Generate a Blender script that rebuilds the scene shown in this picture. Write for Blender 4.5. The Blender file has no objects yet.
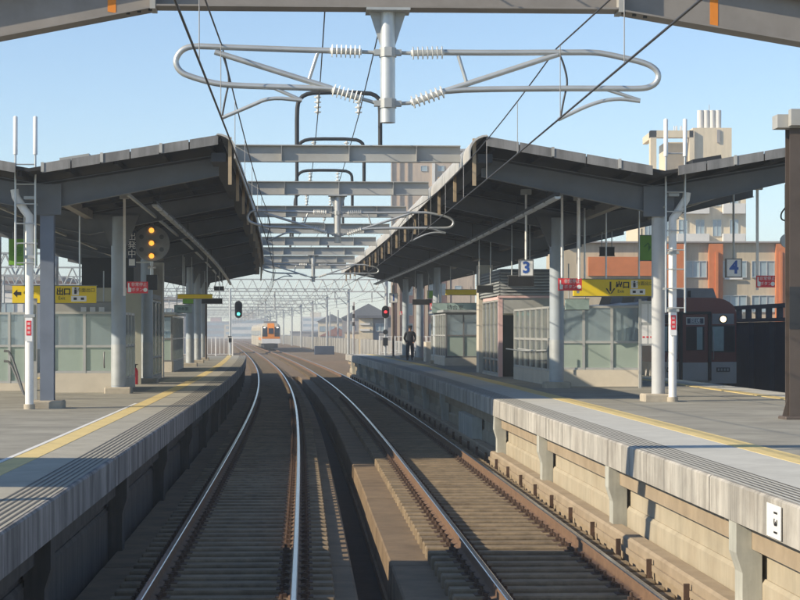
import bpy, math, random
from mathutils import Vector, Matrix
random.seed(7)
R = math.radians
scene = bpy.context.scene
COL = scene.collection

# ------------------------------------------------------------------ camera, sky, sun, exposure
CAM_H = 2.6
cam_d = bpy.data.cameras.new('camera')
cam_d.lens = 90.0; cam_d.sensor_width = 36.0; cam_d.shift_y = 0.04
cam_d.clip_start = 0.5; cam_d.clip_end = 9000
cam = bpy.data.objects.new('camera', cam_d); COL.objects.link(cam)
cam.location = (0, 0, CAM_H); cam.rotation_euler = (R(90), 0, 0)
scene.camera = cam

SUN = Vector((-1.7, -0.7, 1.0)).normalized()        # towards the sun: behind and to the left
world = bpy.data.worlds.new('World'); scene.world = world; world.use_nodes = True
wn = world.node_tree.nodes; wn.clear()
w_out = wn.new('ShaderNodeOutputWorld'); w_bg = wn.new('ShaderNodeBackground'); w_sky = wn.new('ShaderNodeTexSky')
w_sky.sky_type = 'NISHITA'; w_sky.sun_disc = False
w_sky.sun_elevation = math.asin(SUN.z); w_sky.sun_rotation = math.atan2(SUN.x, SUN.y)
w_sky.altitude = 1200; w_sky.air_density = 1.0; w_sky.dust_density = 0.1; w_sky.ozone_density = 2.6
w_bg.inputs['Strength'].default_value = 0.135
world.node_tree.links.new(w_sky.outputs[0], w_bg.inputs[0]); world.node_tree.links.new(w_bg.outputs[0], w_out.inputs[0])
sun_d = bpy.data.lights.new('sun', 'SUN'); sun_d.energy = 5.0; sun_d.angle = R(0.5); sun_d.color = (1.0, 0.87, 0.67)
sun = bpy.data.objects.new('sun', sun_d); COL.objects.link(sun)
sun.rotation_euler = SUN.to_track_quat('Z', 'Y').to_euler(); sun.location = (-30, -20, 40)
scene.view_settings.view_transform = 'Standard'; scene.view_settings.look = 'None'
scene.view_settings.exposure = 0.38; scene.view_settings.gamma = 1.0; scene.view_settings.use_curve_mapping = False
scene.cycles.max_bounces = 6; scene.cycles.transparent_max_bounces = 12
scene.cycles.sample_clamp_indirect = 4.0

# ------------------------------------------------------------------ the line's alignment
SL = [(-200, .046), (20, .047), (40, .050), (60, .055), (100, .069), (157, .082), (255, .0906), (460, .095), (1500, .096)]
def slope(d):
    for (a, sa), (b, sb) in zip(SL, SL[1:]):
        if d <= b: return sa + (sb - sa) * (d - a) / (b - a)
    return SL[-1][1]
_X = {}
def _tab():
    x = 0.0
    for i in range(-60, 1400):
        _X[i] = x; x -= slope(i + .5)
    ref = _X[19] + (_X[20] - _X[19]) * .4
    for i in _X: _X[i] += -1.785 - ref
_tab()
def xl(d):
    i = math.floor(d); t = d - i
    return _X[i] * (1 - t) + _X[i + 1] * t
def P(d, off, z):
    "point at distance d along the line, off metres right of the left track's centre"
    s = slope(d); k = math.sqrt(1 + s * s)
    return Vector((xl(d) + off / k, d + off * s / k, z))
def ang(d): return math.atan(slope(d))
def FR(d, off, z=0.0): return Matrix.Translation(P(d, off, z)) @ Matrix.Rotation(ang(d), 4, 'Z')
def Q(px, d, z=None, py=None):
    "point seen at pixel px, at a known distance d (height z, or read from py)"
    if z is None: z = CAM_H + (332 - py) * d / 2000
    return Vector(((px - 400) * d / 2000, d, z))

# ------------------------------------------------------------------ materials
MAT = {}
def mat(name, col, rough=.7, metal=0.0, var=.15, scale=3.0, bump=0.0, streak=0.0, dirt=None, dirt_amt=0.0, rand=0.0, stretch=(1, 1, 1), spec=.4):
    m = bpy.data.materials.new(name); m.use_nodes = True
    nt = m.node_tree; n = nt.nodes; L = nt.links.new
    b = n['Principled BSDF']
    b.inputs['Roughness'].default_value = rough; b.inputs['Metallic'].default_value = metal
    b.inputs['Specular IOR Level'].default_value = spec
    geo = n.new('ShaderNodeNewGeometry')
    mp = n.new('ShaderNodeMapping'); mp.inputs['Scale'].default_value = stretch
    L(geo.outputs['Position'], mp.inputs[0])
    nz = n.new('ShaderNodeTexNoise'); nz.inputs['Scale'].default_value = scale; nz.inputs['Detail'].default_value = 6; nz.inputs['Roughness'].default_value = .65
    L(mp.outputs[0], nz.inputs['Vector'])
    mr = n.new('ShaderNodeMapRange'); mr.inputs[1].default_value = .3; mr.inputs[2].default_value = .7
    mr.inputs[3].default_value = 1 - var; mr.inputs[4].default_value = 1 + var
    L(nz.outputs[0], mr.inputs[0])
    val = mr.outputs[0]
    def mul(a, c):
        q = n.new('ShaderNodeMath'); q.operation = 'MULTIPLY'; L(a, q.inputs[0])
        if hasattr(c, 'is_linked'): L(c, q.inputs[1])
        else: q.inputs[1].default_value = c
        return q.outputs[0]
    if streak:
        mp2 = n.new('ShaderNodeMapping'); mp2.inputs['Scale'].default_value = (3.2, 3.2, .3); L(geo.outputs['Position'], mp2.inputs[0])
        n2 = n.new('ShaderNodeTexNoise'); n2.inputs['Scale'].default_value = 1.0; n2.inputs['Detail'].default_value = 7; n2.inputs['Roughness'].default_value = .72; L(mp2.outputs[0], n2.inputs['Vector'])
        r2 = n.new('ShaderNodeMapRange'); r2.inputs[1].default_value = .38; r2.inputs[2].default_value = .60
        r2.inputs[3].default_value = 1 - streak; r2.inputs[4].default_value = 1 + streak * .35
        L(n2.outputs[0], r2.inputs[0]); val = mul(val, r2.outputs[0])
    if rand:
        oi = n.new('ShaderNodeObjectInfo'); r3 = n.new('ShaderNodeMapRange'); r3.inputs[3].default_value = 1 - rand; r3.inputs[4].default_value = 1 + rand
        L(oi.outputs['Random'], r3.inputs[0]); val = mul(val, r3.outputs[0])
    rgb = n.new('ShaderNodeRGB'); rgb.outputs[0].default_value = (*col, 1)
    src = rgb.outputs[0]
    if dirt:
        nd = n.new('ShaderNodeTexNoise'); nd.inputs['Scale'].default_value = .9; nd.inputs['Detail'].default_value = 8; nd.inputs['Roughness'].default_value = .7
        L(geo.outputs['Position'], nd.inputs['Vector'])
        rd = n.new('ShaderNodeMapRange'); rd.inputs[1].default_value = .45; rd.inputs[2].default_value = .75; rd.inputs[4].default_value = dirt_amt
        L(nd.outputs[0], rd.inputs[0])
        mx = n.new('ShaderNodeMix'); mx.data_type = 'RGBA'; L(rd.outputs[0], mx.inputs[0]); L(src, mx.inputs[6]); mx.inputs[7].default_value = (*dirt, 1)
        src = mx.outputs[2]
    vm = n.new('ShaderNodeVectorMath'); vm.operation = 'SCALE'; L(src, vm.inputs[0]); L(val, vm.inputs['Scale'])
    L(vm.outputs[0], b.inputs['Base Color'])
    if bump:
        bp = n.new('ShaderNodeBump'); bp.inputs['Strength'].default_value = bump; bp.inputs['Distance'].default_value = .02
        nb = n.new('ShaderNodeTexNoise'); nb.inputs['Scale'].default_value = scale * 6; nb.inputs['Detail'].default_value = 5
        L(mp.outputs[0], nb.inputs['Vector']); L(nb.outputs[0], bp.inputs['Height']); L(bp.outputs[0], b.inputs['Normal'])
    MAT[name] = m; return m
def emat(name, col, strength):
    m = bpy.data.materials.new(name); m.use_nodes = True; n = m.node_tree.nodes
    b = n['Principled BSDF']; b.inputs['Base Color'].default_value = (*col, 1)
    b.inputs['Emission Color'].default_value = (*col, 1); b.inputs['Emission Strength'].default_value = strength
    MAT[name] = m; return m
def gmat(name, tint, clear, rough=.08, frost=(.7, .8, .74)):
    "window glass: part clear, part frosted film, with a glossy face"
    m = bpy.data.materials.new(name); m.use_nodes = True; nt = m.node_tree; n = nt.nodes; L = nt.links.new; n.clear()
    o = n.new('ShaderNodeOutputMaterial'); tr = n.new('ShaderNodeBsdfTransparent'); tr.inputs[0].default_value = (*tint, 1)
    df = n.new('ShaderNodeBsdfDiffuse'); df.inputs[0].default_value = (*frost, 1)
    tl = n.new('ShaderNodeBsdfTranslucent'); tl.inputs[0].default_value = (*frost, 1)
    a = n.new('ShaderNodeMixShader'); a.inputs[0].default_value = .5; L(df.outputs[0], a.inputs[1]); L(tl.outputs[0], a.inputs[2])
    geo = n.new('ShaderNodeNewGeometry'); nz = n.new('ShaderNodeTexNoise'); nz.inputs['Scale'].default_value = 1.4; nz.inputs['Detail'].default_value = 5
    L(geo.outputs['Position'], nz.inputs['Vector'])
    mr = n.new('ShaderNodeMapRange'); mr.inputs[1].default_value = .3; mr.inputs[2].default_value = .7; mr.inputs[3].default_value = max(0, clear - .08); mr.inputs[4].default_value = min(1, clear + .08)
    L(nz.outputs[0], mr.inputs[0])
    c = n.new('ShaderNodeMixShader'); L(mr.outputs[0], c.inputs[0]); L(a.outputs[0], c.inputs[1]); L(tr.outputs[0], c.inputs[2])
    gl = n.new('ShaderNodeBsdfGlossy'); gl.inputs['Roughness'].default_value = rough
    fr = n.new('ShaderNodeFresnel'); fr.inputs[0].default_value = 1.5
    d = n.new('ShaderNodeMixShader'); L(fr.outputs[0], d.inputs[0]); L(c.outputs[0], d.inputs[1]); L(gl.outputs[0], d.inputs[2])
    L(d.outputs[0], o.inputs[0]); MAT[name] = m; return m

mat('city_ground', (.16, .15, .13), .95, var=.3, scale=.05)
mat('deck_concrete', (.03, .027, .025), .95, var=.3, scale=1.5, bump=.3, dirt=(.03, .026, .022), dirt_amt=.7)
mat('bed_concrete', (.205, .145, .085), .9, rand=.1, var=.2, scale=2.0, bump=.25, dirt=(.11, .075, .045), dirt_amt=.7)
mat('sleeper', (.225, .170, .105), .88, var=.3, scale=5, bump=.3, rand=.14, dirt=(.12, .085, .05), dirt_amt=.7)
mat('rail_rust', (.17, .102, .06), .8, var=.2, scale=5, bump=.15)
mat('rail_head', (.62, .62, .62), .22, 1.0, var=.08, scale=4)
mat('fastening', (.085, .05, .032), .8, var=.3, scale=9)
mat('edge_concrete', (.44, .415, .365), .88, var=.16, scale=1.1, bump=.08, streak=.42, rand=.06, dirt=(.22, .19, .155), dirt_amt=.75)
mat('edge_shaded', (.25, .24, .23), .9, var=.16, scale=1.1, bump=.08, streak=.6, rand=.06, dirt=(.10, .095, .09), dirt_amt=.6)  # streaked edge concrete, darkened in colour to stand for shade on the left lip
mat('wall_shaded', (.075, .068, .06), .92, var=.2, scale=1.5, bump=.15, streak=.3)  # wall concrete with the left wall's shade put into its base colour
mat('wall_concrete', (.40, .35, .255), .9, var=.14, scale=1.2, bump=.05, streak=.1, dirt=(.35, .26, .16), dirt_amt=.35)
mat('pier_concrete', (.42, .42, .365), .9, var=.14, scale=2, bump=.1, streak=.2)
mat('parapet', (.30, .295, .27), .9, var=.18, scale=.6, streak=.25)
mat('beam_concrete', (.34, .27, .185), .9, var=.16, scale=2, bump=.2, dirt=(.25, .18, .11), dirt_amt=.5)
mat('asphalt', (.30, .285, .235), .9, var=.2, scale=.8, bump=.25, dirt=(.18, .17, .145), dirt_amt=.6)
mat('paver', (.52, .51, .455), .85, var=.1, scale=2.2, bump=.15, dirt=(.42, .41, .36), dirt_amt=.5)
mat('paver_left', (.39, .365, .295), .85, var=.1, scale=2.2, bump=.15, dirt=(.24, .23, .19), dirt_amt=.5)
mat('tactile', (.70, .545, .235), .8, var=.12, scale=4, bump=.2, dirt=(.50, .40, .20), dirt_amt=.6)
mat('groove', (.115, .11, .10), .9, var=.15, scale=6)
mat('white_paint', (.74, .73, .69), .7, var=.1, scale=4)
mat('steel_grey', (.135, .15, .17), .55, .15, var=.12, scale=1.6, bump=.06, dirt=(.16, .15, .14), dirt_amt=.5)
mat('steel_pale', (.40, .40, .38), .55, .1, var=.1, scale=1.6, dirt=(.28, .25, .20), dirt_amt=.45)
mat('steel_disc', (.30, .32, .34), .6, .1, var=.15, scale=2)
mat('steel_portal', (.27, .25, .23), .55, .1, var=.14, scale=1.6, dirt=(.19, .165, .14), dirt_amt=.5)
mat('steel_dark', (.035, .038, .042), .6, .1, var=.18, scale=2)
mat('steel_brown', (.10, .078, .065), .6, .1, var=.18, scale=2)
mat('steel_blue', (.17, .20, .255), .5, .15, var=.1, scale=2)
mat('galv', (.55, .57, .57), .42, .55, var=.1, scale=3)
mat('galv_dull', (.42, .44, .44), .55, .3, var=.14, scale=3)
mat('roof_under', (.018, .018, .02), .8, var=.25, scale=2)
mat('roof_top', (.22, .22, .225), .6, .2, var=.15, scale=1)
mat('fascia', (.235, .23, .225), .6, .15, var=.15, scale=2.5, streak=.3, rand=.1)
mat('edge_panel', (.48, .47, .44), .55, .1, var=.1, scale=2, streak=.25, rand=.06)
mat('strut_brown', (.40, .31, .20), .7, .1, var=.15, scale=4)
mat('column_pale', (.47, .48, .48), .5, .05, var=.08, scale=2, dirt=(.33, .33, .33), dirt_amt=.4)
mat('column_paint', (.36, .41, .455), .5, .05, var=.08, scale=2, dirt=(.27, .29, .31), dirt_amt=.4)
mat('white_pipe', (.82, .81, .78), .4, var=.06, scale=3, dirt=(.6, .57, .5), dirt_amt=.3)
mat('insulator', (.80, .79, .74), .3, var=.06, scale=6)
mat('wire', (.07, .07, .075), .5, .5, var=.1)
mat('wire_pale', (.35, .34, .33), .5, .4, var=.1)
mat('pedestal', (.42, .37, .29), .9, var=.15, scale=4, bump=.2)
mat('alu', (.52, .52, .50), .45, .45, var=.08, scale=3)
mat('alu_dark', (.20, .20, .20), .5, .3, var=.1, scale=3)
mat('base_wall', (.62, .56, .46), .8, var=.08, scale=2, dirt=(.48, .42, .33), dirt_amt=.4)
mat('cream_panel', (.60, .55, .46), .7, var=.07, scale=1.5)
mat('olive_panel', (.36, .36, .29), .7, var=.1, scale=1.5)
mat('pink_frame', (.74, .50, .48), .6, var=.08, scale=3)
mat('black_board', (.022, .022, .024), .45, var=.1)
mat('orange_paint', (.72, .24, .03), .7, var=.1, scale=4)
mat('sign_yellow', (.86, .63, .02), .45, var=.03); mat('sign_white', (.84, .84, .83), .5, var=.03)
mat('sign_red', (.74, .035, .05), .5, var=.05); mat('sign_green', (.20, .46, .06), .5, var=.08); mat('sign_teal', (.30, .40, .38), .6, var=.12, scale=6)
mat('sign_navy', (.03, .045, .085), .5, var=.05); mat('ink_blue', (.035, .11, .42), .5, var=.02); mat('ink_black', (.02, .02, .02), .5, var=.02)
mat('ink_green', (.07, .24, .05), .5, var=.02)
mat('train_maroon', (.135, .016, .018), .3, var=.05, spec=.5); mat('train_ivory', (.50, .48, .45), .38, var=.05); mat('train_grey', (.22, .225, .235), .5, var=.1)
mat('train_orange', (.80, .26, .02), .35, var=.04); mat('train_white', (.78, .78, .76), .38, var=.05); mat('train_cream', (.48, .43, .34), .45, var=.06); mat('train_under', (.03, .03, .032), .7, var=.2)
mat('dark_glass', (.018, .024, .032), .08, var=.05, spec=.6)
mat('window_glass', (.28, .36, .40), .12, var=.25, scale=.35, spec=.6)
mat('b_cream', (.66, .56, .40), .9, var=.06, scale=.4, streak=.1); mat('b_tan', (.50, .42, .30), .9, var=.07, scale=.4, streak=.12)
mat('b_orange', (.52, .17, .06), .85, var=.1, scale=1.5); mat('b_brown', (.46, .36, .27), .9, var=.08, scale=.5, streak=.15)
mat('b_grey', (.30, .28, .27), .9, var=.1, scale=.5); mat('b_white', (.66, .64, .60), .85, var=.08, scale=.5); mat('b_pink', (.50, .33, .28), .85, var=.08, scale=.5)
mat('r_slate', (.10, .105, .12), .7, var=.2, scale=.8); mat('r_red', (.28, .10, .06), .8, var=.2, scale=.8)
mat('barrier_blue', (.035, .048, .075), .6, .2, var=.15, scale=2); mat('cabinet_blue', (.05, .07, .11), .6, var=.1)
mat('cloth_dark', (.018, .02, .026), .85, var=.15, scale=8); mat('skin', (.42, .24, .16), .6, var=.05); mat('rubber', (.02, .02, .02), .8)
mat('leaf', (.06, .10, .035), .8, var=.4, scale=3)
emat('lamp_amber', (1.0, .40, .05), 1.25); emat('lamp_green', (.10, 1.0, .75), 2.5); emat('lamp_red', (1.0, .05, .06), 1.6); emat('lamp_head', (1.0, .78, .48), 2.2); emat('lamp_off', (.02, .02, .02), 0.0)
emat('lamp_train', (1.0, .95, .85), 1.6)
gmat('glass_frost', (.8, .93, .88), .15, .15, (.66, .78, .70))
gmat('glass_clear', (.80, .90, .95), .50, .06, (.52, .64, .70))
gmat('glass_side', (.72, .78, .76), .50, .08, (.34, .38, .36))

# ------------------------------------------------------------------ mesh builder
def origin(o):
    v = Vector((0, 0, 0))
    while o is not None: v += o.location; o = o.parent
    return v
class MB:
    def __init__(s, M=None): s.v = []; s.f = []; s.sm = []; s.M = M or Matrix()
    def add(s, vs, fs, smooth=False):
        b = len(s.v); s.v += [s.M @ Vector(p) for p in vs]
        s.f += [[b + i for i in f] for f in fs]; s.sm += [smooth] * len(fs); return s
    def box(s, x0, x1, y0, y1, z0, z1):
        return s.add([(x0, y0, z0), (x1, y0, z0), (x1, y1, z0), (x0, y1, z0), (x0, y0, z1), (x1, y0, z1), (x1, y1, z1), (x0, y1, z1)],
                     [(0, 3, 2, 1), (4, 5, 6, 7), (0, 1, 5, 4), (1, 2, 6, 5), (2, 3, 7, 6), (3, 0, 4, 7)])
    def bbox(s, x0, x1, y0, y1, z0, z1, b=.02):
        "box with chamfered vertical and top edges"
        def ring(i, z): return [(x0 + i, y0 + b + i * 0, z), (x0 + b, y0 + i, z), (x1 - b, y0 + i, z), (x1 - i, y0 + b, z), (x1 - i, y1 - b, z), (x1 - b, y1 - i, z), (x0 + b, y1 - i, z), (x0 + i, y1 - b, z)]
        vs = ring(0, z0) + ring(0, z1 - b) + ring(b * .7, z1)
        fs = [tuple(range(7, -1, -1)), tuple(range(16, 24))]
        for k in (0, 8):
            for i in range(8): fs.append((k + i, k + (i + 1) % 8, k + 8 + (i + 1) % 8, k + 8 + i))
        return s.add(vs, fs)
    def prism(s, poly, vec):
        "polygon of 3D points pushed along vec"
        n = len(poly); vec = Vector(vec); poly = [Vector(p) for p in poly]
        fs = [tuple(range(n - 1, -1, -1)), tuple(range(n, 2 * n))] + [(i, (i + 1) % n, n + (i + 1) % n, n + i) for i in range(n)]
        return s.add(poly + [p + vec for p in poly], fs)
    def tube(s, pts, r, n=8, smooth=True, caps=True):
        pts = [Vector(p) for p in pts]; m = len(pts)
        rs = r if isinstance(r, (list, tuple)) else [r] * m
        vs = []; fs = []; ref = None
        for i, p in enumerate(pts):
            t = (pts[min(i + 1, m - 1)] - pts[max(i - 1, 0)])
            if t.length < 1e-9: t = Vector((0, 0, 1))
            t.normalize()
            if ref is None: ref = Vector((0, 0, 1)) if abs(t.z) < .9 else Vector((0, 1, 0))
            u = t.cross(ref)
            if u.length < 1e-4: u = t.cross(Vector((1, 0, 0)))
            u.normalize(); w = u.cross(t); ref = w
            for k in range(n):
                a = 2 * math.pi * k / n; vs.append(p + (u * math.cos(a) + w * math.sin(a)) * rs[i])
        for i in range(m - 1):
            for k in range(n): fs.append((i * n + k, i * n + (k + 1) % n, (i + 1) * n + (k + 1) % n, (i + 1) * n + k))
        s.add(vs, fs, smooth)
        if caps:
            s.add(vs[:n], [tuple(range(n - 1, -1, -1))]); s.add(vs[-n:], [tuple(range(n))])
        return s
    def sweep(s, prof, d0, d1, step=2.0, closed=True):
        "closed profile of (off, z) swept along the line"
        m = max(1, math.ceil((d1 - d0) / step)); n = len(prof); vs = []; fs = []
        for i in range(m + 1):
            d = d0 + (d1 - d0) * i / m
            for o, z in prof: vs.append(P(d, o, z))
        for i in range(m):
            for k in range(n if closed else n - 1): fs.append((i * n + k, i * n + (k + 1) % n, (i + 1) * n + (k + 1) % n, (i + 1) * n + k))
        if closed: fs += [tuple(range(n - 1, -1, -1)), tuple(m * n + k for k in range(n))]
        return s.add(vs, fs)
    def sheet(s, o0, o1, z, d0, d1, step=2.0): return s.sweep([(o0, z), (o1, z)], d0, d1, step, closed=False)
    def build(s, name, material, parent=None, recalc=True):
        me = bpy.data.meshes.new(name)
        og = origin(parent) if parent is not None else Vector((0, 0, 0))
        me.from_pydata([tuple(v - og) for v in s.v], [], s.f)
        me.polygons.foreach_set('use_smooth', s.sm)
        me.materials.append(MAT[material]); me.update()
        if recalc:
            import bmesh
            bm = bmesh.new(); bm.from_mesh(me); bmesh.ops.recalc_face_normals(bm, faces=bm.faces); bm.to_mesh(me); bm.free()
        o = bpy.data.objects.new(name, me); COL.objects.link(o)
        if parent is not None: o.parent = parent
        return o
def tag(o, label, cat, group=None):
    o['label'] = label; o['category'] = cat
    if group: o['group'] = group
    return o
def thing(name, loc, label, cat, group=None):
    o = bpy.data.objects.new(name, None); COL.objects.link(o); o.location = loc; o.empty_display_size = .2
    return tag(o, label, cat, group)
def structure(o): o['kind'] = 'structure'; return o
def link_copy(src, name, parent, M):
    "copy sharing the mesh, placed by a matrix given in world terms"
    c = src.copy(); COL.objects.link(c); c.name = name; c.parent = parent
    og = origin(parent) if parent is not None else Vector((0, 0, 0))
    c.location = M.translation - og; c.rotation_euler = M.to_euler(); return c
_FONT = [None]
def text(name, body, size, M, material, parent, sx=1.0, align='CENTER', bold=.0):
    cu = bpy.data.curves.new('t', 'FONT'); cu.body = body; cu.size = size; cu.align_x = align; cu.align_y = 'CENTER'; cu.extrude = .002; cu.offset = bold; cu.resolution_u = 3
    ob = bpy.data.objects.new('t', cu); COL.objects.link(ob)
    dg = bpy.context.evaluated_depsgraph_get(); me = bpy.data.meshes.new_from_object(ob.evaluated_get(dg))
    bpy.data.objects.remove(ob); bpy.data.curves.remove(cu)
    og = origin(parent); T = M @ Matrix.Rotation(R(90), 4, 'X') @ Matrix.Diagonal((sx, 1, 1, 1))
    me.transform(Matrix.Translation(-og) @ T); me.materials.clear(); me.materials.append(MAT[material]); me.name = name
    o = bpy.data.objects.new(name, me); COL.objects.link(o); o.parent = parent; return o

ZL, ZR = 1.03, 1.15            # platform heights
EL, ER = -1.5, 4.95            # platform edges (off)
TR = 3.6                       # right track's centre (off)
TO = 13.75                     # outer right track
PL_END, PR_END = 134.0, 130.0
LFAR, RFAR = -9.0, 12.35       # far edges of the two island platforms

# ================================================================== SETTING
g = MB().add([(-4000, -300, -7.5), (4000, -300, -7.5), (4000, 7000, -7.5), (-4000, 7000, -7.5)], [(0, 1, 2, 3)]).build('ground', 'city_ground'); structure(g)
v = MB().sweep([(-14.5, -1.0), (17.6, -1.0), (17.6, -2.2), (-14.5, -2.2)], -40, 900, 8).build('viaduct_deck', 'deck_concrete'); structure(v)
# raised concrete beds under the two main tracks and the outer tracks
for o in (0.0, TR):
    base = structure(MB().sweep([(o - 1.70, -.995), (o - 1.70, -.86), (o + 1.448, -.86), (o + 1.448, -.995)], -20, 132, 2).build('track_bed', 'bed_concrete'))
    d = -20.0
    while d < 131.9:
        w = random.uniform(-.012, .012)
        MB().sweep([(o - 1.66 + w, -.859), (o - 1.66 + w, -.35), (o - 1.64 + w, -.33 + w * .3), (o + 1.43 + w, -.33 + w * .3), (o + 1.448, -.35), (o + 1.448, -.859)], d + .014, d + 4.986, 1.7).build('bed_block', 'bed_concrete', base)
        d += 5.0
structure(MB().sweep([(TO - 1.5, -.995), (TO - 1.5, -.33), (TO + 1.5, -.33), (TO + 1.5, -.995)], -20, 132, 4).build('track_bed', 'bed_concrete'))
structure(MB().sweep([(-13.5, -.995), (-12.6, -.36), (13.0, -.36), (14.0, -.995)], 132.3, 880, 6).build('ballast_bed', 'bed_concrete'))
for o in (0, TR): structure(MB().sheet(o - 1.1, o + 1.1, -.322, -20, 132).build('dark_bed_strip', 'deck_concrete'))  # dark sheet that deepens the tone of the gaps between sleepers
# ledge beside the right track's bed
structure(MB().sweep([(TR + 1.455, -.995), (TR + 1.455, -.40), (TR + 1.62, -.40), (TR + 1.62, -.995)], -20, 132, 2).build('bed_ledge', 'bed_concrete'))

# ------------------------------------------------------------------ platforms
def platform(name, e, z, far, sgn, d1, pav, yel, d0=-30):
    # sgn: +1 the platform lies to the right of its edge
    lip, wal, pie, cop = ('edge_concrete', 'wall_concrete', 'pier_concrete', 'beam_concrete') if sgn > 0 else ('edge_shaded', 'wall_shaded', 'wall_shaded', 'wall_shaded')  # left side takes the copies with shade painted into their colour
    root = structure(MB().sweep([(e + sgn * .62, z - .34), (far - sgn * .6, z - .34), (far - sgn * .6, z), (e + sgn * .62, z)], d0, d1).build(name, 'asphalt'))
    # edge slabs with open joints, every 5 m
    d = d0; a = 0
    while d < d1 - .1:
        b = min(d + 5.0, d1)
        w = .006 * random.uniform(-1, 1)
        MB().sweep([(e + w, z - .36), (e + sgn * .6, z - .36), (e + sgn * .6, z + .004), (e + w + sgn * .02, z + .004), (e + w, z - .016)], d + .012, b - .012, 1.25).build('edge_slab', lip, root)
        MB().sweep([(far, z - .36), (far - sgn * .58, z - .36), (far - sgn * .58, z + .003), (far, z + .003)], d + .012, b - .012, 2.5).build('edge_slab', 'edge_concrete', root)
        d += 5.0
    MB().sheet(e + sgn * .05, e + sgn * yel[0], z + .008, d0, d1).build('paving_strip', pav, root)
    for k in range(6):
        o = e + sgn * (.09 + k * .068); MB().sheet(o, o + sgn * .024, z + .012, d0, d1).build('grip_ridge', 'groove', root)
    MB().sweep([(e + sgn * yel[0], z - .01), (e + sgn * yel[1], z - .01), (e + sgn * yel[1], z + .012), (e + sgn * yel[0], z + .012)], d0, d1).build('tactile_strip', 'tactile', root)
    MB().sweep([(far - sgn * 1.2, z - .01), (far - sgn * .9, z - .01), (far - sgn * .9, z + .012), (far - sgn * 1.2, z + .012)], d0, d1).build('tactile_strip', 'tactile', root)
    MB().sheet(far - sgn * .88, far - sgn * .03, z + .007, d0, d1).build('paving_strip', pav, root)
    # retaining wall below, set back, with a coping beam, sill and piers
    wo = e + sgn * .32
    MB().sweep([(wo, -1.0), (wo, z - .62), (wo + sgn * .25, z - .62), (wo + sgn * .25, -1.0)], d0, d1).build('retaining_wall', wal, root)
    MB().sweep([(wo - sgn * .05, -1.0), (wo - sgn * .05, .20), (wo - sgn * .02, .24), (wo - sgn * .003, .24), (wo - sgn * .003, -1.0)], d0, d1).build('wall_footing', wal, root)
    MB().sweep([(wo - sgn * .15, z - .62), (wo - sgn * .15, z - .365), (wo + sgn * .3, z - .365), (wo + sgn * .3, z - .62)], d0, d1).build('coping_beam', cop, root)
    d = d0 + 1.0
    while d < d1:
        M = FR(d, wo)
        q = MB(M)
        s = sgn
        if 47 < d < 55 and sgn > 0: q.box(-.30, -.052, -2.6, 1.4, -1.0, z - .63)
        else:
            q.prism([(-s * .30, -.17, z - .37), (-s * .30, -.17, z - .66), (-s * .24, -.17, z - .85), (-s * .24, -.17, -.99), (-s * .052, -.17, -.99), (-s * .052, -.17, z - .62), (-s * .152, -.17, z - .62), (-s * .152, -.17, z - .37)], (0, .34, 0))
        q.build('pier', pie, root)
        d += 8.0
    return root
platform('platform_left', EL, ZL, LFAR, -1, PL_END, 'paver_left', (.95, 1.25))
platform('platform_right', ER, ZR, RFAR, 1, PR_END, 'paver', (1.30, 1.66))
pl = bpy.data.objects['platform_left']; pr = bpy.data.objects['platform_right']
MB().sheet(EL - 1.27, EL - 1.34, ZL + .009, -30, 44).build('white_line', 'white_paint', pl)
# end faces under the platforms
MB(FR(PR_END, ER + .4)).box(0, 6.5, -.4, -.02, -1, ZR - .35).build('end_wall', 'wall_concrete', pr)

M = FR(17.15, ER - .012, .95) @ Matrix.Rotation(R(-90), 4, 'Z')
pt = thing('distance_plate', P(17.15, ER, .85), 'small white plate with dark characters on the right platform edge', 'plate')
MB(M).box(-.26, .26, -.008, .0, -.14, .15).build('plate', 'white_pipe', pt)
text('lettering', '131', .17, M @ Matrix.Translation((.08, -.012, 0)) @ Matrix.Rotation(R(90), 4, 'Y'), 'ink_black', pt)
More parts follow.
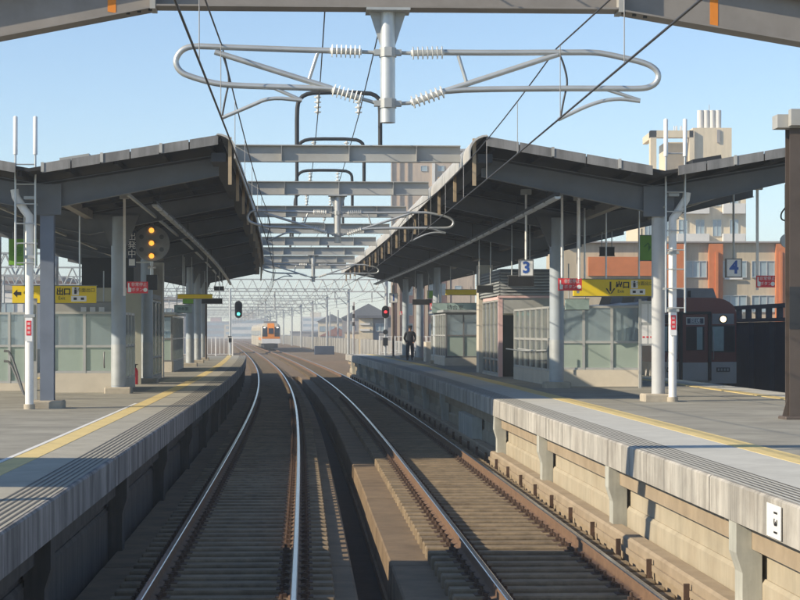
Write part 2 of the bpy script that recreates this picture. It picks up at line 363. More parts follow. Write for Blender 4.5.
# ------------------------------------------------------------------ tracks
RAILP = [(-.065, -.17), (.065, -.17), (.065, -.158), (.012, -.142), (.012, -.045), (.034, -.034), (.034, -.004), (-.034, -.004), (-.034, -.034), (-.012, -.045), (-.012, -.142), (-.065, -.158)]
slp = MB().bbox(-1.18, 1.18, -.125, .125, -.329, -.178, .02).build('sleeper', 'sleeper')
fst = MB()
for sx in (-1, 1):
    fst.box(sx * .07 - .035, sx * .07 + .035, -.06, .06, -.178, -.15); fst.box(sx * .1 - .02, sx * .1 + .02, -.10, .10, -.178, -.135)
    fst.tube([(sx * .13, 0, -.178), (sx * .13, 0, -.08)], .018, 6, False); fst.box(sx * .13 - .035, sx * .13 + .035, -.035, .035, -.16, -.125)
fst.box(-.2, .2, -.11, .11, -.178, -.168)
fst = fst.build('rail_fastening', 'fastening')
def track(o, label, d0, d1, n_ind, n_fast, group, far_from=None):
    root = thing('railway_track', P(max(d0, 0), o, -.33), label, 'railway track', group)
    for s in (-.75, .75):
        rl = MB().sweep([(o + s + a, b) for a, b in RAILP], d0, d1, 1.5).build('rail', 'rail_rust', root)
        MB().sweep([(o + s - .033, -.0045), (o + s + .033, -.0045), (o + s + .033, 0), (o + s + .022, .004), (o + s - .022, .004), (o + s - .033, 0)], d0, d1, 1.5).build('running_surface', 'rail_head', rl)
    d = 12.0; i = 0
    while d < 131 and i < n_ind:
        M = FR(d + random.uniform(-.015, .015), o) @ Matrix.Rotation(random.uniform(-.008, .008), 4, 'Z')
        c = link_copy(slp, 'sleeper', root, M)
        if i < n_fast:
            for s in (-.75, .75):
                f = fst.copy(); COL.objects.link(f); f.name = 'rail_fastening'; f.parent = c; f.location = (s, 0, 0)
        d += .6; i += 1
    q = MB()
    while d < min(d1, 420):
        q.M = FR(d, o); q.box(-1.18, 1.18, -.125, .125, -.329, -.178); d += .6
    if q.v: st = q.build('far_sleepers', 'sleeper', root, recalc=False); st['kind'] = 'stuff'
    return root
track(0.0, 'curving railway track along the left platform, in shadow beside the platform edge', -15, 700, 150, 120, 'running tracks')
track(TR, 'curving railway track along the right platform, sunlit tan sleepers, orange train on it', -15, 700, 150, 120, 'running tracks')
track(TO, 'outer railway track under the maroon train, beyond the right platform', 20, 180, 0, 0, 'running tracks')
track(-10.6, 'outer railway track behind the left platform', 20, 300, 0, 0, 'running tracks')
bpy.data.objects.remove(slp); bpy.data.objects.remove(fst)

# cable duct with clips beside the right track
cd = thing('cable_duct', P(20, TR + 1.5, -.35), 'long brown cable duct with clips at the foot of the right platform wall', 'cable duct')
MB().sweep([(TR + 1.36, -.325), (TR + 1.34, -.03), (TR + 1.37, .0), (TR + 1.55, .0), (TR + 1.58, -.03), (TR + 1.57, -.325)], -10, 128).build('duct', 'beam_concrete', cd)
MB().sweep([(TR + 1.315, -.20), (TR + 1.315, -.13), (TR + 1.338, -.13), (TR + 1.338, -.20)], -10, 128).build('duct_rib', 'beam_concrete', cd)
clip = MB().box(-.045, .0, -.035, .035, -.325, -.20).box(-.06, 0, -.02, .02, -.26, -.06).box(-.09, .0, -.06, .06, -.328, -.28).build('clip', 'fastening')
for k in range(48): link_copy(clip, 'clip', cd, FR(14 + 2.3 * k, TR + 1.318))
bpy.data.objects.remove(clip)

# ================================================================== CANOPIES
FRAMES = [41.5 + 10 * k for k in range(8)]
C0, C1 = 40.0, 119.0
def roof_z(t): return 6.54 - .68 * t          # t 0 at the inner edge, 1 at the valley
def canopy(name, inner, valley, outer, label, first_off, other_off, zp):
    sg = 1 if valley > inner else -1
    root = thing(name, P(C0, valley, zp), label, 'platform canopy', 'platform canopies')
    zo = 5.86 + abs(outer - valley) * .173
    def rz(o):
        t = abs(o - inner) / abs(valley - inner) if abs(o - inner) <= abs(valley - inner) else None
        return roof_z(t) if t is not None else 5.86 + abs(o - valley) * .173
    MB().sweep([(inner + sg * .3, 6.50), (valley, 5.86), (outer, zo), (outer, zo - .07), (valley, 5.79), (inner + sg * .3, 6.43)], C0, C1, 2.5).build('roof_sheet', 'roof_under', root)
    # purlins and ribs on the underside
    o = inner + sg * .5
    while abs(o - outer) > .3 and (o - outer) * sg < 0:
        z = rz(o) - .075
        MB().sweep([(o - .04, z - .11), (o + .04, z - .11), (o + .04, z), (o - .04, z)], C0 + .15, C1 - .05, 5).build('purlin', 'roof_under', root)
        o += sg * .95
    k = 0; d = C0 + 1.4
    while d < C1:
        for a, b in ((inner + sg * .32, valley - sg * .02), (valley + sg * .02, outer)):
            M = FR(d, 0)
            MB(M).prism([(a, 0, rz(a) - .19), (b, 0, rz(b) - .19), (b, 0, rz(b) - .26), (a, 0, rz(a) - .26)], (0, .06, 0)).build('rib', 'steel_dark', root)
        d += 2.5
    # front fascia, panel by panel
    for a, b in ((inner + sg * .34, valley - sg * .25), (valley + sg * .25, outer)):
        n = max(1, round(abs(b - a) / .62)); M = FR(C0, 0)
        for i in range(n):
            p = a + (b - a) * i / n + sg * .012; q = a + (b - a) * (i + 1) / n - sg * .012
            MB(M).prism([(p, -.06, rz(p) + .05), (q, -.06, rz(q) + .05), (q, -.06, rz(q) - .14), (p, -.06, rz(p) - .14)], (0, .05, 0)).build('fascia_panel', 'fascia', root)
            if i % 2 == 1:
                MB(M).prism([(q - .02, -.075, rz(q) + .07), (q + .04, -.075, rz(q) + .07), (q + .04, -.075, rz(q) - .12), (q - .02, -.075, rz(q) - .12)], (0, .02, 0)).build('joint_cover', 'edge_panel', root)
    # rounded edge panels along the track side
    prof = []
    for i in range(7):
        a = R(90) * i / 6; prof.append((inner + sg * (.36 - .36 * math.sin(a)), 6.24 + .32 * math.cos(a)))
    prof += [(inner, 6.06)]
    prof2 = [(o_ + sg * .03, z_ - (.03 if z_ > 6.3 else 0)) for o_, z_ in reversed(prof)]
    d = C0 - .1
    while d < C1:
        MB().sweep(prof + prof2, d + .01, min(d + 2.5, C1) - .01, 2.5).build('edge_panel', 'edge_panel', root); d += 2.5
    d = C0 + .1
    while d < C1:
        MB(FR(d, inner + sg * .12)).box(-.035, .035, -.03, .03, 5.55, 6.5).build('edge_strut', 'strut_brown', root); d += 5.0
    MB().sweep([(inner + sg * .2, 6.02), (inner + sg * .5, 6.02), (inner + sg * .5, 6.2), (inner + sg * .2, 6.2)], C0 + .2, C1, 5).build('gutter', 'steel_dark', root)
    MB().sweep([(valley - .1, 5.5), (valley + .1, 5.5), (valley + .1, 5.7), (valley - .1, 5.7)], C0 + 1.8, C1 - .3, 5).build('valley_beam', 'steel_portal', root)
    for oo in (valley - 1.7, valley + 1.7): MB().sweep([(oo - .03, 5.52), (oo + .03, 5.52), (oo + .03, 5.58), (oo - .03, 5.58)], C0 + 3, C1 - 1, 5).build('conduit', 'galv_dull', root)
    # rafters and columns
    for k, d in enumerate(FRAMES):
        co = first_off if k == 0 else other_off
        for a, b, ha, hb in ((inner + sg * .4, valley, .42, .55), (valley, outer - sg * .5, .55, .3)):
            M = FR(d, 0); za, zb = rz(a) - .2, rz(b) - .2
            w = .004 if k else .05
            r_ = MB(M).prism([(a, -w, za), (b, -w, zb), (b, -w, zb - hb), (a, -w, za - ha)], (0, 2 * w, 0))
            for zz, hh in ((za, zb), (za - ha, zb - hb)):
                r_.prism([(a, -.11, zz), (b, -.11, hh), (b, -.11, hh - .018), (a, -.11, zz - .018)], (0, .22, 0))
            r_.build('rafter', 'steel_grey', root)
        if (sg > 0 and k in (2, 3, 4)) or (sg < 0 and k in (3, 4)): continue
        M = FR(d, co)
        zt = 5.66 - .1
        if k == 0 and sg > 0:
            MB(M).tube([(0, 0, zp + .15), (0, 0, zt - .5), (0, 0, zt)], .14, 20).build('column', 'column_pale', root)
            MB(M).box(-.34, .3, -.2, -.14, zt - .55, zt + .08).build('knuckle_plate', 'steel_grey', root)
        elif k == 0:
            c = MB(M).box(-.14, .14, -.125, -.105, zp + .16, zt).box(-.14, .14, .105, .125, zp + .16, zt).box(-.012, .012, -.105, .105, zp + .16, zt).build('column', 'steel_blue', root)
            MB(M).box(-.34, .3, -.2, -.14, zt - .55, zt + .08).build('knuckle_plate', 'steel_grey', root)
        else:
            c = MB(M).tube([(0, 0, zp + .15), (0, 0, zt - .5), (0, 0, zt)], .185, 20).build('column', 'column_paint', root)
            MB(M).tube([(0, 0, zp + .2), (0, 0, zp + 1.25)], .192, 20).build('column_guard', 'galv_dull', c)
            MB(M).prism([(-.19, -.1, zt - .75), (.19, -.1, zt - .75), (.55, -.1, zt + .04), (-.55, -.1, zt + .04)], (0, .2, 0)).build('haunch', 'steel_grey', root)
        MB(M).bbox(-.34, .34, -.32, .32, zp - .005, zp + .16, .03).build('pedestal', 'pedestal', root)
    return root
VALR, VALL = 8.15, -4.6
canopy('platform_canopy', -.5, VALL, -11.8, 'butterfly steel canopy over the left platform with the repeater signal under it', -4.42, -3.85, ZL)
canopy('platform_canopy', 4.17, VALR, 13.1, 'butterfly steel canopy over the right platform hung with the number signs', 8.28, 7.45, ZR)

# light troughs hung under the canopies
def light_row(off, zr, label, d0, m):
    root = thing('light_trough', P(d0, off, zr), label, 'lamp row', 'lamp rows under the canopies')
    MB().sweep([(off - .04, zr + .07), (off + .04, zr + .07), (off + .04, zr + .13), (off - .04, zr + .13)], d0, 118.5, 4).build('trough', 'steel_dark', root)
    d = d0
    while d < 117:
        MB().sweep([(off - .05, zr), (off - .065, zr + .05), (off + .065, zr + .05), (off + .05, zr)], d, d + 1.62, 1.7).build('lamp_fixture', m, root); d += 2.0
    d = d0 + 1.8
    while d < 117: MB(FR(d, off, zr)).tube([(0, 0, .1), (0, 0, .55)], .012, 6).build('hanger', 'steel_dark', root); d += 6
light_row(6.1, 5.35, 'row of pale fluorescent fixtures hung along the right canopy', 41, 'galv')
light_row(-2.4, 5.35, 'row of grey fluorescent fixtures hung along the left canopy', 44, 'galv_dull')

# white drain pipe and roof ladder at the first column of each platform
def drain(M, label, zp, s):
    r = thing('drain_pipe', M.translation + Vector((0, 0, zp)), label, 'pipe', 'drain pipes on the first columns')
    MB(M).tube([(s * -.3, -.24, 5.5), (s * -.28, -.24, 5.36), (s * -.1, -.24, 5.08), (0, -.24, 4.95), (0, -.24, 4.8), (0, -.24, zp)], .085, 16).build('pipe', 'white_pipe', r)
    MB(M).tube([(0, -.24, zp), (0, -.24, zp + .1)], .115, 16).build('foot', 'pedestal', r)
    for z in (1.9, 3.1, 4.3):
        MB(M).box(-.1, .12, -.34, -.12, zp + z - .03, zp + z + .03).build('clamp', 'galv_dull', r)
    MB(M).box(-.07, .07, -.336, -.326, zp + 1.38, zp + 1.86).build('notice_plate', 'sign_white', r)
    MB(M).box(-.05, .05, -.341, -.337, zp + 1.50, zp + 1.80).build('red_notice', 'sign_red', r)
    for zz in (1.56, 1.65, 1.74): MB(M).box(-.028, .028, -.344, -.342, zp + zz - .025, zp + zz + .025).build('notice_text', 'pink_frame', r)
def ladder(M, label, z0, z1):
    r = thing('roof_ladder', M.translation + Vector((0, 0, z0)), label, 'ladder', 'roof ladders on the first columns')
    for x in (-.2, .2):
        MB(M).tube([(x, -.4, z0), (x, -.4, z1 - .78)], .022, 10).build('stile', 'galv', r)
        MB(M).tube([(x, -.4, z1 - .78), (x, -.4, z1 - .02), (x, -.4, z1)], [.045, .045, .02], 12).build('grab_post', 'white_pipe', r)
    z = z0 + .1
    while z < z1 - .6: MB(M).tube([(-.2, -.4, z), (.2, -.4, z)], .014, 8).build('rung', 'galv', r); z += .4
    for z in (z0 + .5, 5.2):
        for x in (-.2, .2): MB(M).box(x - .015, x + .015, -.39, -.12, z - .02, z + .02).build('bracket', 'galv_dull', r)
ML = FR(41.2, -4.72); MR = FR(41.4, 8.52)
drain(ML, 'glossy white drain pipe down the first column of the left platform', ZL, 1)
drain(MR, 'glossy white drain pipe down the first column of the right platform', ZR, -1)
ladder(FR(41.2, -4.78), 'roof ladder with white posts beside the left canopy valley', 3.9, 6.98)
ladder(FR(41.4, 8.55), 'roof ladder with white posts beside the right canopy valley', 3.0, 7.02)

# box skylights lying on the roofs
for nm, off, lab in (('roof_hatch', -3.75, 'louvred grey hatch lying on the left canopy roof'), ('roof_hatch', 9.15, 'louvred dark hatch lying on the right canopy roof')):
    z = (6.54 - .68 * (3.15 / 4)) if off < 0 else 5.86 + 1.0 * .173
    M = FR(40.9, off, z) @ Matrix.Rotation(-.16 if off < 0 else -.17, 4, 'Y')
    r = thing(nm, P(40.9, off, z), lab, 'roof hatch')
    MB(M).box(-.3, .3, -.3, .4, .08, .16).build('lid', 'steel_pale' if off < 0 else 'steel_dark', r)
    MB(M).box(-.26, .26, -.26, .36, -.02, .08).build('frame', 'steel_grey', r)
    for k in range(5): MB(M).box(-.24 + k * .11, -.19 + k * .11, -.29, -.262, -.02, .075).build('slat', 'galv_dull', r)

# ------------------------------------------------------------------ cross beams between the canopies
def hbeam(q, x0, x1, z0, z1, w=.21, t=.02):
    q.box(x0, x1, -w / 2, w / 2, z1 - t, z1); q.box(x0, x1, -w / 2, w / 2, z0, z0 + t); q.box(x0, x1, -.008, .008, z0 + t, z1 - t)
    return q
ORD = ['first', 'second', 'third', 'fourth', 'fifth', 'sixth', 'seventh', 'eighth']
for k, d in enumerate(FRAMES):
    r = thing('cross_beam', P(d, 1.8, 6.13), 'grey steel cross beam over the tracks, %s in the row joining the two canopies' % ORD[k], 'steel beam', 'cross beams joining the canopies')
    hbeam(MB(FR(d, 0)), -.55, 4.12, 6.13, 6.48).build('beam', 'steel_pale', r)
    for x in (.4, 1.8, 3.2): MB(FR(d, x)).box(-.006, .006, -.13, -.01, 6.15, 6.46).build('stiffener', 'steel_pale', r)

# near portal frame with open rafters
r = thing('portal_frame', P(21.9, 1.8, 0), 'large steel portal frame with sloping arms and orange bands over the tracks', 'portal frame')
MF = FR(21.9, 0)
hbeam(MB(MF), -.78, 4.32, 6.14, 6.62, .34).build('beam', 'steel_portal', r)
for sx, xa, xb in ((-1, -.8, -4.5), (1, 4.34, 8.3)):
    za, zb = 6.14, 6.14 - abs(xb - xa) * (.2 if sx < 0 else .165)
    q = MB(MF)
    q.prism([(xa, -.008, za), (xb, -.008, zb), (xb, -.008, zb + .5), (xa, -.008, za + .48)], (0, .016, 0))
    for e in (0, .48): q.prism([(xa, -.17, za + e), (xb, -.17, zb + e), (xb, -.17, zb + e - .02), (xa, -.17, za + e - .02)], (0, .34, 0))
    q.build('rafter', 'steel_portal', r)
    MB(MF).box(xa - .02 if sx < 0 else xa - .04, xa + .04 if sx < 0 else xa + .02, -.175, .175, za - .03, za + .5).build('splice_plate', 'steel_pale', r)
    xo = xa + sx * (.40 if sx < 0 else 1.0)
    sl = (.2 if sx < 0 else .165)
    zf = lambda x: za - abs(x - xa) * sl
    MB(MF).prism([(xo, -.012, zf(xo) + .02), (xo + sx * .09, -.012, zf(xo + .09) + .02), (xo + sx * .09, -.012, zf(xo + .09) + .46), (xo, -.012, zf(xo) + .46)], (0, .003, 0)).build('orange_band', 'orange_paint', r)
    for e in range(3): MB(MF).box(xa + sx * (.02 + e * .12) - .02, xa + sx * (.02 + e * .12) + .02, -.12, -.08, za - .045 - e * .02, za - .015 - e * .02).build('bolt', 'steel_dark', r)
    c = MB(FR(21.9, xb)); zp = ZL if sx < 0 else ZR
    c.box(-.15, .15, -.15, -.13, zp, zb + .1).box(-.15, .15, .13, .15, zp, zb + .1).box(-.01, .01, -.13, .13, zp, zb + .1); c.build('column', 'steel_blue', r)
    MB(FR(21.9, xb)).bbox(-.32, .32, -.32, .32, zp - .004, zp + .15).build('pedestal', 'pedestal', r)
# out-of-view roof added to cast the shadow band over platform and tracks
rb = thing('shadow_roof', P(19.5, -9, ZL), 'unseen roof added beside the left platform to cast a shadow band', 'platform canopy')
MB(FR(19.3, -9)).prism([(3.4, -2.3, 5.5), (-4.4, -2.3, 6.6), (-4.4, -2.3, 6.68), (3.4, -2.3, 5.58)], (0, 4.6, 0)).build('roof_sheet', 'roof_under', rb)  # sheet of the added shadow roof
for x in (3.2, -3.2):
    for y in (-2, 2): MB(FR(19.3, -9)).box(x - .1, x + .1, y - .1, y + .1, ZL if x > -.1 else -1, 5.52 if x > 0 else 6.42).build('column', 'steel_blue', rb)  # columns of the added shadow roof

# ------------------------------------------------------------------ catenary supports on drop posts
SC = .01095
def spts(l): return [((px - 388) * SC, 0, CAM_H + (332 - py) * SC) for px, py in l]
def smooth_pts(pts, it=2):
    for _ in range(it):
        o = [pts[0]]
        for a, b in zip(pts, pts[1:]):
            a, b = Vector(a), Vector(b); o += [a * .75 + b * .25, a * .25 + b * .75]
        o.append(pts[-1]); pts = o
    return pts
def insulator(q, a, b, n=6, r0=.028, r1=.062):
    a, b = Vector(a), Vector(b); pts = []; rs = []
    for i in range(n):
        for t, r in ((.05, r0), (.35, r0), (.42, r1), (.62, r1 * .92), (.7, r0), (.98, r0)):
            pts.append(a.lerp(b, (i + t) / n)); rs.append(r)
    q.tube(pts, rs, 12, smooth=False)
def support(d, label, ztop):
    M = FR(d, 1.77)
    r = thing('catenary_support', P(d, 1.77, 4.9), label, 'catenary support', 'catenary supports under the beams')
    MB(M).tube([(0, 0, 4.9), (0, 0, 4.905), (0, 0, ztop)], .083, 20).build('drop_post', 'galv', r)
    q = MB(M).box(-.24, .24, -.2, .2, ztop - .03, ztop - .002)
    for s in (-1, 1): q.prism([(s * .08, -.01, ztop - .03), (s * .2, -.01, ztop - .03), (s * .08, -.01, ztop - .4)], (0, .02, 0))
    q.build('mounting_plate', 'galv_dull', r)
    for z in (5.67, 5.11): MB(M).tube([(0, 0, z - .05), (0, 0, z + .05)], .096, 16).box(-.15, .15, -.05, .05, z - .03, z + .03).box(-.04, .04, -.12, -.08, z - .05, z + .05).build('clamp', 'galv_dull', r)
    def arm(loop, diag, strut, i1, i2, brk, steady):
        l = MB(M).tube(smooth_pts(spts(loop), 1), .033, 12).build('loop_tube', 'galv', r)
        MB(M).tube(spts(diag), .032, 10).build('diagonal_tube', 'galv', r)
        MB(M).tube(spts(strut), .02, 8).build('strut', 'galv', r)
        for a, b in (i1, i2):
            q = MB(M); A, B = spts([a, b]); insulator(q, A, B, 7, .034, .074); q.build('insulator', 'insulator', r)
            e = Vector((.11 if A[0] > 0 else -.11, 0, 5.67 if a[1] < 70 else 5.11))
            MB(M).tube([e, A], .02, 8).build('end_fitting', 'galv_dull', r)
        MB(M).tube(spts(brk), .02, 8).build('steady_bracket', 'galv', r)
        MB(M).tube(smooth_pts(spts(steady)), .021, 8).build('steady_arm', 'galv', r)
    arm([(332, 50), (300, 49.3), (235, 47.5), (210, 46.7), (195, 46.3), (186, 48), (179.5, 53), (176, 60), (177, 67), (182, 73), (190, 76.5), (205, 81), (218, 84), (235, 85.5), (290, 87), (332, 88)],
        [(332, 88), (215, 52)], [(318, 51), (309, 79)], ((362, 51), (330, 50)), ((362, 98), (332, 89)),
        [(270, 86), (302, 100)], [(302, 100), (270, 97), (250, 106), (222, 118)])
    arm([(443, 51), (500, 51), (580, 50), (595, 50), (606, 51), (630, 56), (645, 59.5), (655, 63.5), (661, 69), (662, 75), (659, 81), (652, 85), (643, 86.3), (620, 86.3), (560, 86.5), (470, 88), (445, 90)],
        [(445, 90), (560, 52)], [(459, 54), (467, 80)], ((411, 52), (445, 51)), ((411, 102), (445, 90)),
        [(605, 86), (643, 98)], [(643, 99), (620, 96), (595, 101), (560, 118)])
    for px in (222, 562):
        MB(M).tube(smooth_pts([spts([(px + a, b)])[0] for a, b in ((-2, 50), (3, 60), (8, 80), (4, 95), (0, 118))]), .012, 6).build('jumper_wire', 'wire', r)
support(21.9, 'pale pipe catenary support hanging from the large portal frame', 6.14)
support(51.5, 'pale pipe catenary support hanging from the second cross beam', 6.13)
support(91.5, 'pale pipe catenary support hanging from the sixth cross beam', 6.13)

# feeder hoops on the beams
for k, d in enumerate(FRAMES[:6]):
    M = FR(d, 0); r = thing('feeder_hoop', P(d, 1.5, 6.48), 'dark pipe hoop with hanging insulators standing on the %s cross beam' % ORD[k], 'pipe hoop', 'feeder hoops on the cross beams')
    x0, x1 = .72, 2.45
    pts = [(x0, 0, 6.482), (x0, 0, 7.2), (x0 + .03, 0, 7.4), (x0 + .15, 0, 7.53), (x0 + .4, 0, 7.58), (x1 - .25, 0, 7.58), (x1 - .05, 0, 7.5), (x1, 0, 7.35), (x1, 0, 6.482)]
    MB(M).tube(smooth_pts(pts, 1), .045, 10).build('hoop', 'steel_dark', r)
    for x in (1.15, 2.0):
        q = MB(M); insulator(q, (x, 0, 7.53), (x, 0, 7.12), 4, .025, .075); q.build('insulator', 'insulator', r)

# wires
def wire(name, fn, d0, d1, rad, label, cat, group, m='wire', step=2.0):
    n = math.ceil((d1 - d0) / step); q = MB().tube([fn(d0 + (d1 - d0) * i / n) for i in range(n + 1)], rad, 5)
    return tag(q.build(name, m, recalc=False), label, cat, group)
SUP = [-8, 21.9, 51.5, 91.5, 140, 205, 250, 296, 340, 385, 430, 480, 530]
def sag(d, z0, zs):
    for a, b in zip(SUP, SUP[1:]):
        if a <= d <= b:
            t = (d - a) / (b - a); return z0 - zs * 4 * t * (1 - t)
    return z0
def stag(d):
    for i, (a, b) in enumerate(zip(SUP, SUP[1:])):
        if a <= d <= b:
            t = (d - a) / (b - a); s = (-1) ** i; return .0 * s * (1 - 2 * t)
    return 0
for o, lab in ((-.05, 'left'), (TR + .05, 'right')):
    wire('contact_wire', lambda d: P(d, o + stag(d), 4.94), 6, 520, .011, 'taut overhead contact wire above the %s track' % lab, 'overhead wire', 'overhead wires')
    wire('messenger_wire', lambda d: P(d, o + stag(d) * .3, sag(d, 5.75, .25)), 6, 520, .009, 'sagging messenger wire carrying the contact wire of the %s track' % lab, 'overhead wire', 'overhead wires')
    q = thing('wire_dropper', P(10, o, 5), 'thin dropper wires between messenger and contact wire of the %s track' % lab, 'overhead wire', 'overhead wires')
    d = 8.5
    while d < 200:
        MB().tube([P(d, o + stag(d), 4.94), P(d, o + stag(d) * .3, sag(d, 5.75, .25))], .005, 5).build('dropper', 'wire_pale', q); d += 4.4
for o in (1.15, 2.0): wire('feeder_wire', lambda d: P(d, o, 7.1 if d > 40 else 7.1 + (41.5 - d) * .012), 6, 130, .011, 'feeder wire strung through the pipe hoops above the cross beams', 'overhead wire', 'feeder wires')

# ================================================================== PLATFORM FURNITURE
def rods(root, M, xs, z0, z1, m='galv', r=.02):
    for x in xs: MB(M).tube([(x, .04, z0), (x, .04, z1)], r, 8).build('hanger_rod', m, root)
def sign_box(root, M, w, h, m, z, depth=.12, frame='alu_dark'):
    MB(M).box(-w / 2, w / 2, -depth / 2, depth / 2, z - h / 2, z + h / 2).build('panel', m, root)
    MB(M).box(-w / 2 - .015, w / 2 + .015, -depth / 2 + .01, depth / 2 + .01, z + h / 2 + .001, z + h / 2 + .02).build('frame', frame, root)
    MB(M).box(-w / 2 - .015, w / 2 + .015, -depth / 2 + .01, depth / 2 + .01, z - h / 2 - .02, z - h / 2 - .001).build('frame', frame, root)
    return -depth / 2 - .003
def at(p, d): return Matrix.Translation(Vector((p.x, p.y, 0))) @ Matrix.Rotation(ang(d), 4, 'Z')
def pz(py, d): return CAM_H + (332 - py) * d / 2000

def exit_sign(px0, px1, py0, py1, d, label, ztop, arrow):
    M = at(Q((px0 + px1) / 2, d, 0), d); w = (px1 - px0) * d / 2000; h = (py1 - py0) * d / 2000; z = pz((py0 + py1) / 2, d)
    r = thing('exit_sign', Q((px0 + px1) / 2, d, z), label, 'exit sign', 'yellow exit signs')
    y = sign_box(r, M, w, h, 'sign_yellow', z, .16, 'alu_dark')
    T = lambda x, zz: M @ Matrix.Translation((x * w, y, z + zz * h))
    if arrow:
        q = MB(T(-.055, 0)); q.box(-.022, .022, -.002, .002, -.2 * h, .36 * h)
        for s in (-1, 1): q.prism([(0, -.002, -.36 * h), (s * .03, -.002, -.36 * h), (s * .12, -.002, -.06 * h), (s * .09, -.002, -.02 * h)], (0, .004, 0))
        q.build('arrow', 'ink_black', r)
    else:
        q = MB(T(-.44, .05)); q.prism([(-.1, 0, .0), (.0, 0, .1), (.0, 0, .04), (.1, 0, .04), (.1, 0, -.04), (.0, 0, -.04), (.0, 0, -.1)], (0, .004, 0)); q.build('arrow', 'ink_black', r)
        text('lettering', 'のりば', h * .22, T(-.3, .1), 'ink_black', r)
    x0 = .05 if arrow else .07
    text('lettering', '出', h * .45, T(x0, .14), 'ink_black', r, bold=.006); text('lettering', '口', h * .45, T(x0 + .085, .14), 'ink_black', r, bold=.006)
    text('lettering', 'Exit', h * .26, T(x0 + .02, -.22), 'ink_black', r)
    MB(T(x0 + .185, .2)).box(-.085, .085, -.002, .002, -.1, .1).build('pictogram', 'sign_white', r)
    MB(T(x0 + .185, .2)).tube([(0, -.004, -.07), (0, -.004, .04)], .03, 6).tube([(0, -.004, .05), (0, -.004, .085)], .022, 6).build('pictogram_figure', 'ink_black', r)
    text('lettering', '方面出口', h * .27, T(x0 + .31, .24), 'ink_black', r)
    MB(T(x0 + .225, -.25)).box(-.19, .19, -.002, .002, -.07, .07).build('exit_number_plate', 'sign_white', r)
    for k in (-1, 1): MB(T(x0 + .225, -.25)).box(k * .09 - .04, k * .09 + .04, -.004, -.001, -.03, .03).build('plate_mark', 'ink_black', r)
    rods(r, M, (-.36 * w, -.1 * w, .3 * w), z + h / 2, ztop, 'galv', .022)
    return r
exit_sign(573, 656, 279.5, 296, 50.5, 'yellow exit sign with a down arrow hanging over the stairs of the right platform', 5.75, True)
exit_sign(13, 96, 286, 303, 50.0, 'yellow exit sign with a sideways arrow hanging over the stairs of the left platform', 5.75, False)
def number_sign(px, py, d, num, w, h, label, ztop, m='sign_white'):
    M = at(Q(px, d, 0), d); z = pz(py, d); r = thing('platform_number_sign', Q(px, d, z), label, 'number sign', 'platform number signs')
    MB(M).box(-w / 2, w / 2, -.06, .06, z - h / 2, z + h / 2).build('panel', m, r)
    f = MB(M); t = .022
    f.box(-w / 2 - t, -w / 2 - .001, -.07, .07, z - h / 2 - t, z + h / 2 + t).box(w / 2 + .001, w / 2 + t, -.07, .07, z - h / 2 - t, z + h / 2 + t)
    f.box(-w / 2, w / 2, -.07, .07, z + h / 2 + .001, z + h / 2 + t).box(-w / 2, w / 2, -.07, .07, z - h / 2 - t, z - h / 2 - .001); f.build('frame', 'alu_dark', r)
    text('numeral', num, h * 1.05, M @ Matrix.Translation((0, -.064, z)), 'ink_blue', r, bold=.012)
    MB(M).tube([(0, 0, z + h / 2), (0, 0, ztop - .12)], .026, 10).build('hanger_rod', 'white_pipe' if num == '3' else 'galv_dull', r)
    MB(M).box(-.12, .12, -.1, .1, ztop - .12, ztop).build('ceiling_plate', 'galv_dull', r)
    return r
number_sign(526, 268, 47, '3', .30, .35, 'white square sign with a blue 3 hanging under the right canopy', 5.95)
number_sign(733.5, 268, 47, '4', .34, .40, 'white square sign with a blue 4 hanging beyond the maroon train', 6.05)
number_sign(393.5, 298, 112, '1', .42, .5, 'small white square sign with a dark numeral near the far end of the right platform', 5.95)
def red_sign(px, py, d, w, h, label, ztop, side=-.5):
    M = at(Q(px, d, 0), d); z = pz(py, d); r = thing('emergency_sign', Q(px, d, z), label, 'red sign', 'red emergency button signs')
    MB(M).box(-w / 2, w / 2, -.03, .03, z - h / 2, z + h / 2).build('panel', 'sign_red', r)
    T = lambda x, zz: M @ Matrix.Translation((x * w, -.034, z + zz * h))
    text('lettering', '非常停止', h * .36, T(.08, .24), 'sign_white', r, sx=.95); text('lettering', 'ボタン', h * .34, T(.0, -.2), 'sign_white', r)
    MB(T(-.39, -.05)).prism([(-.03, 0, -.1), (.04, 0, -.1), (.05, 0, .0), (0, 0, .02), (0, 0, .12), (-.03, 0, .12)], (0, .003, 0)).build('hand_mark', 'sign_white', r)
    MB(T(.38, -.2)).tube([(0, 0, 0), (0, .003, 0)], h * .18, 12).build('button_mark', 'sign_white', r)
    MB(M).box(side * w - .03, side * w + .03, .031, .075, z - h / 2 - .06, ztop).build('hanger_post', 'white_pipe', r)
    MB(M).box(side * w - .11, side * w + .11, -.06, .12, ztop - .02, ztop + .16).build('camera_box', 'steel_pale', r)
red_sign(570, 284.5, 47.5, .56, .29, 'red emergency sign hanging beside the yellow sign of the right platform', 5.75, .36)
red_sign(765.5, 281.5, 47.5, .44, .28, 'red emergency sign hanging to the side of the number 4 sign', 6.0, -.42)
red_sign(137.5, 287.5, 48.5, .50, .28, 'red emergency sign under the round repeater signal', 5.85, -.64)
red_sign(435.5, 306.5, 92, .52, .3, 'red emergency sign under the small green sign by the glass shelter', 5.7, .5)
red_sign(403.5, 313, 112, .42, .2, 'small red emergency sign on the rear right platform beside the standing person', 5.6, .4)
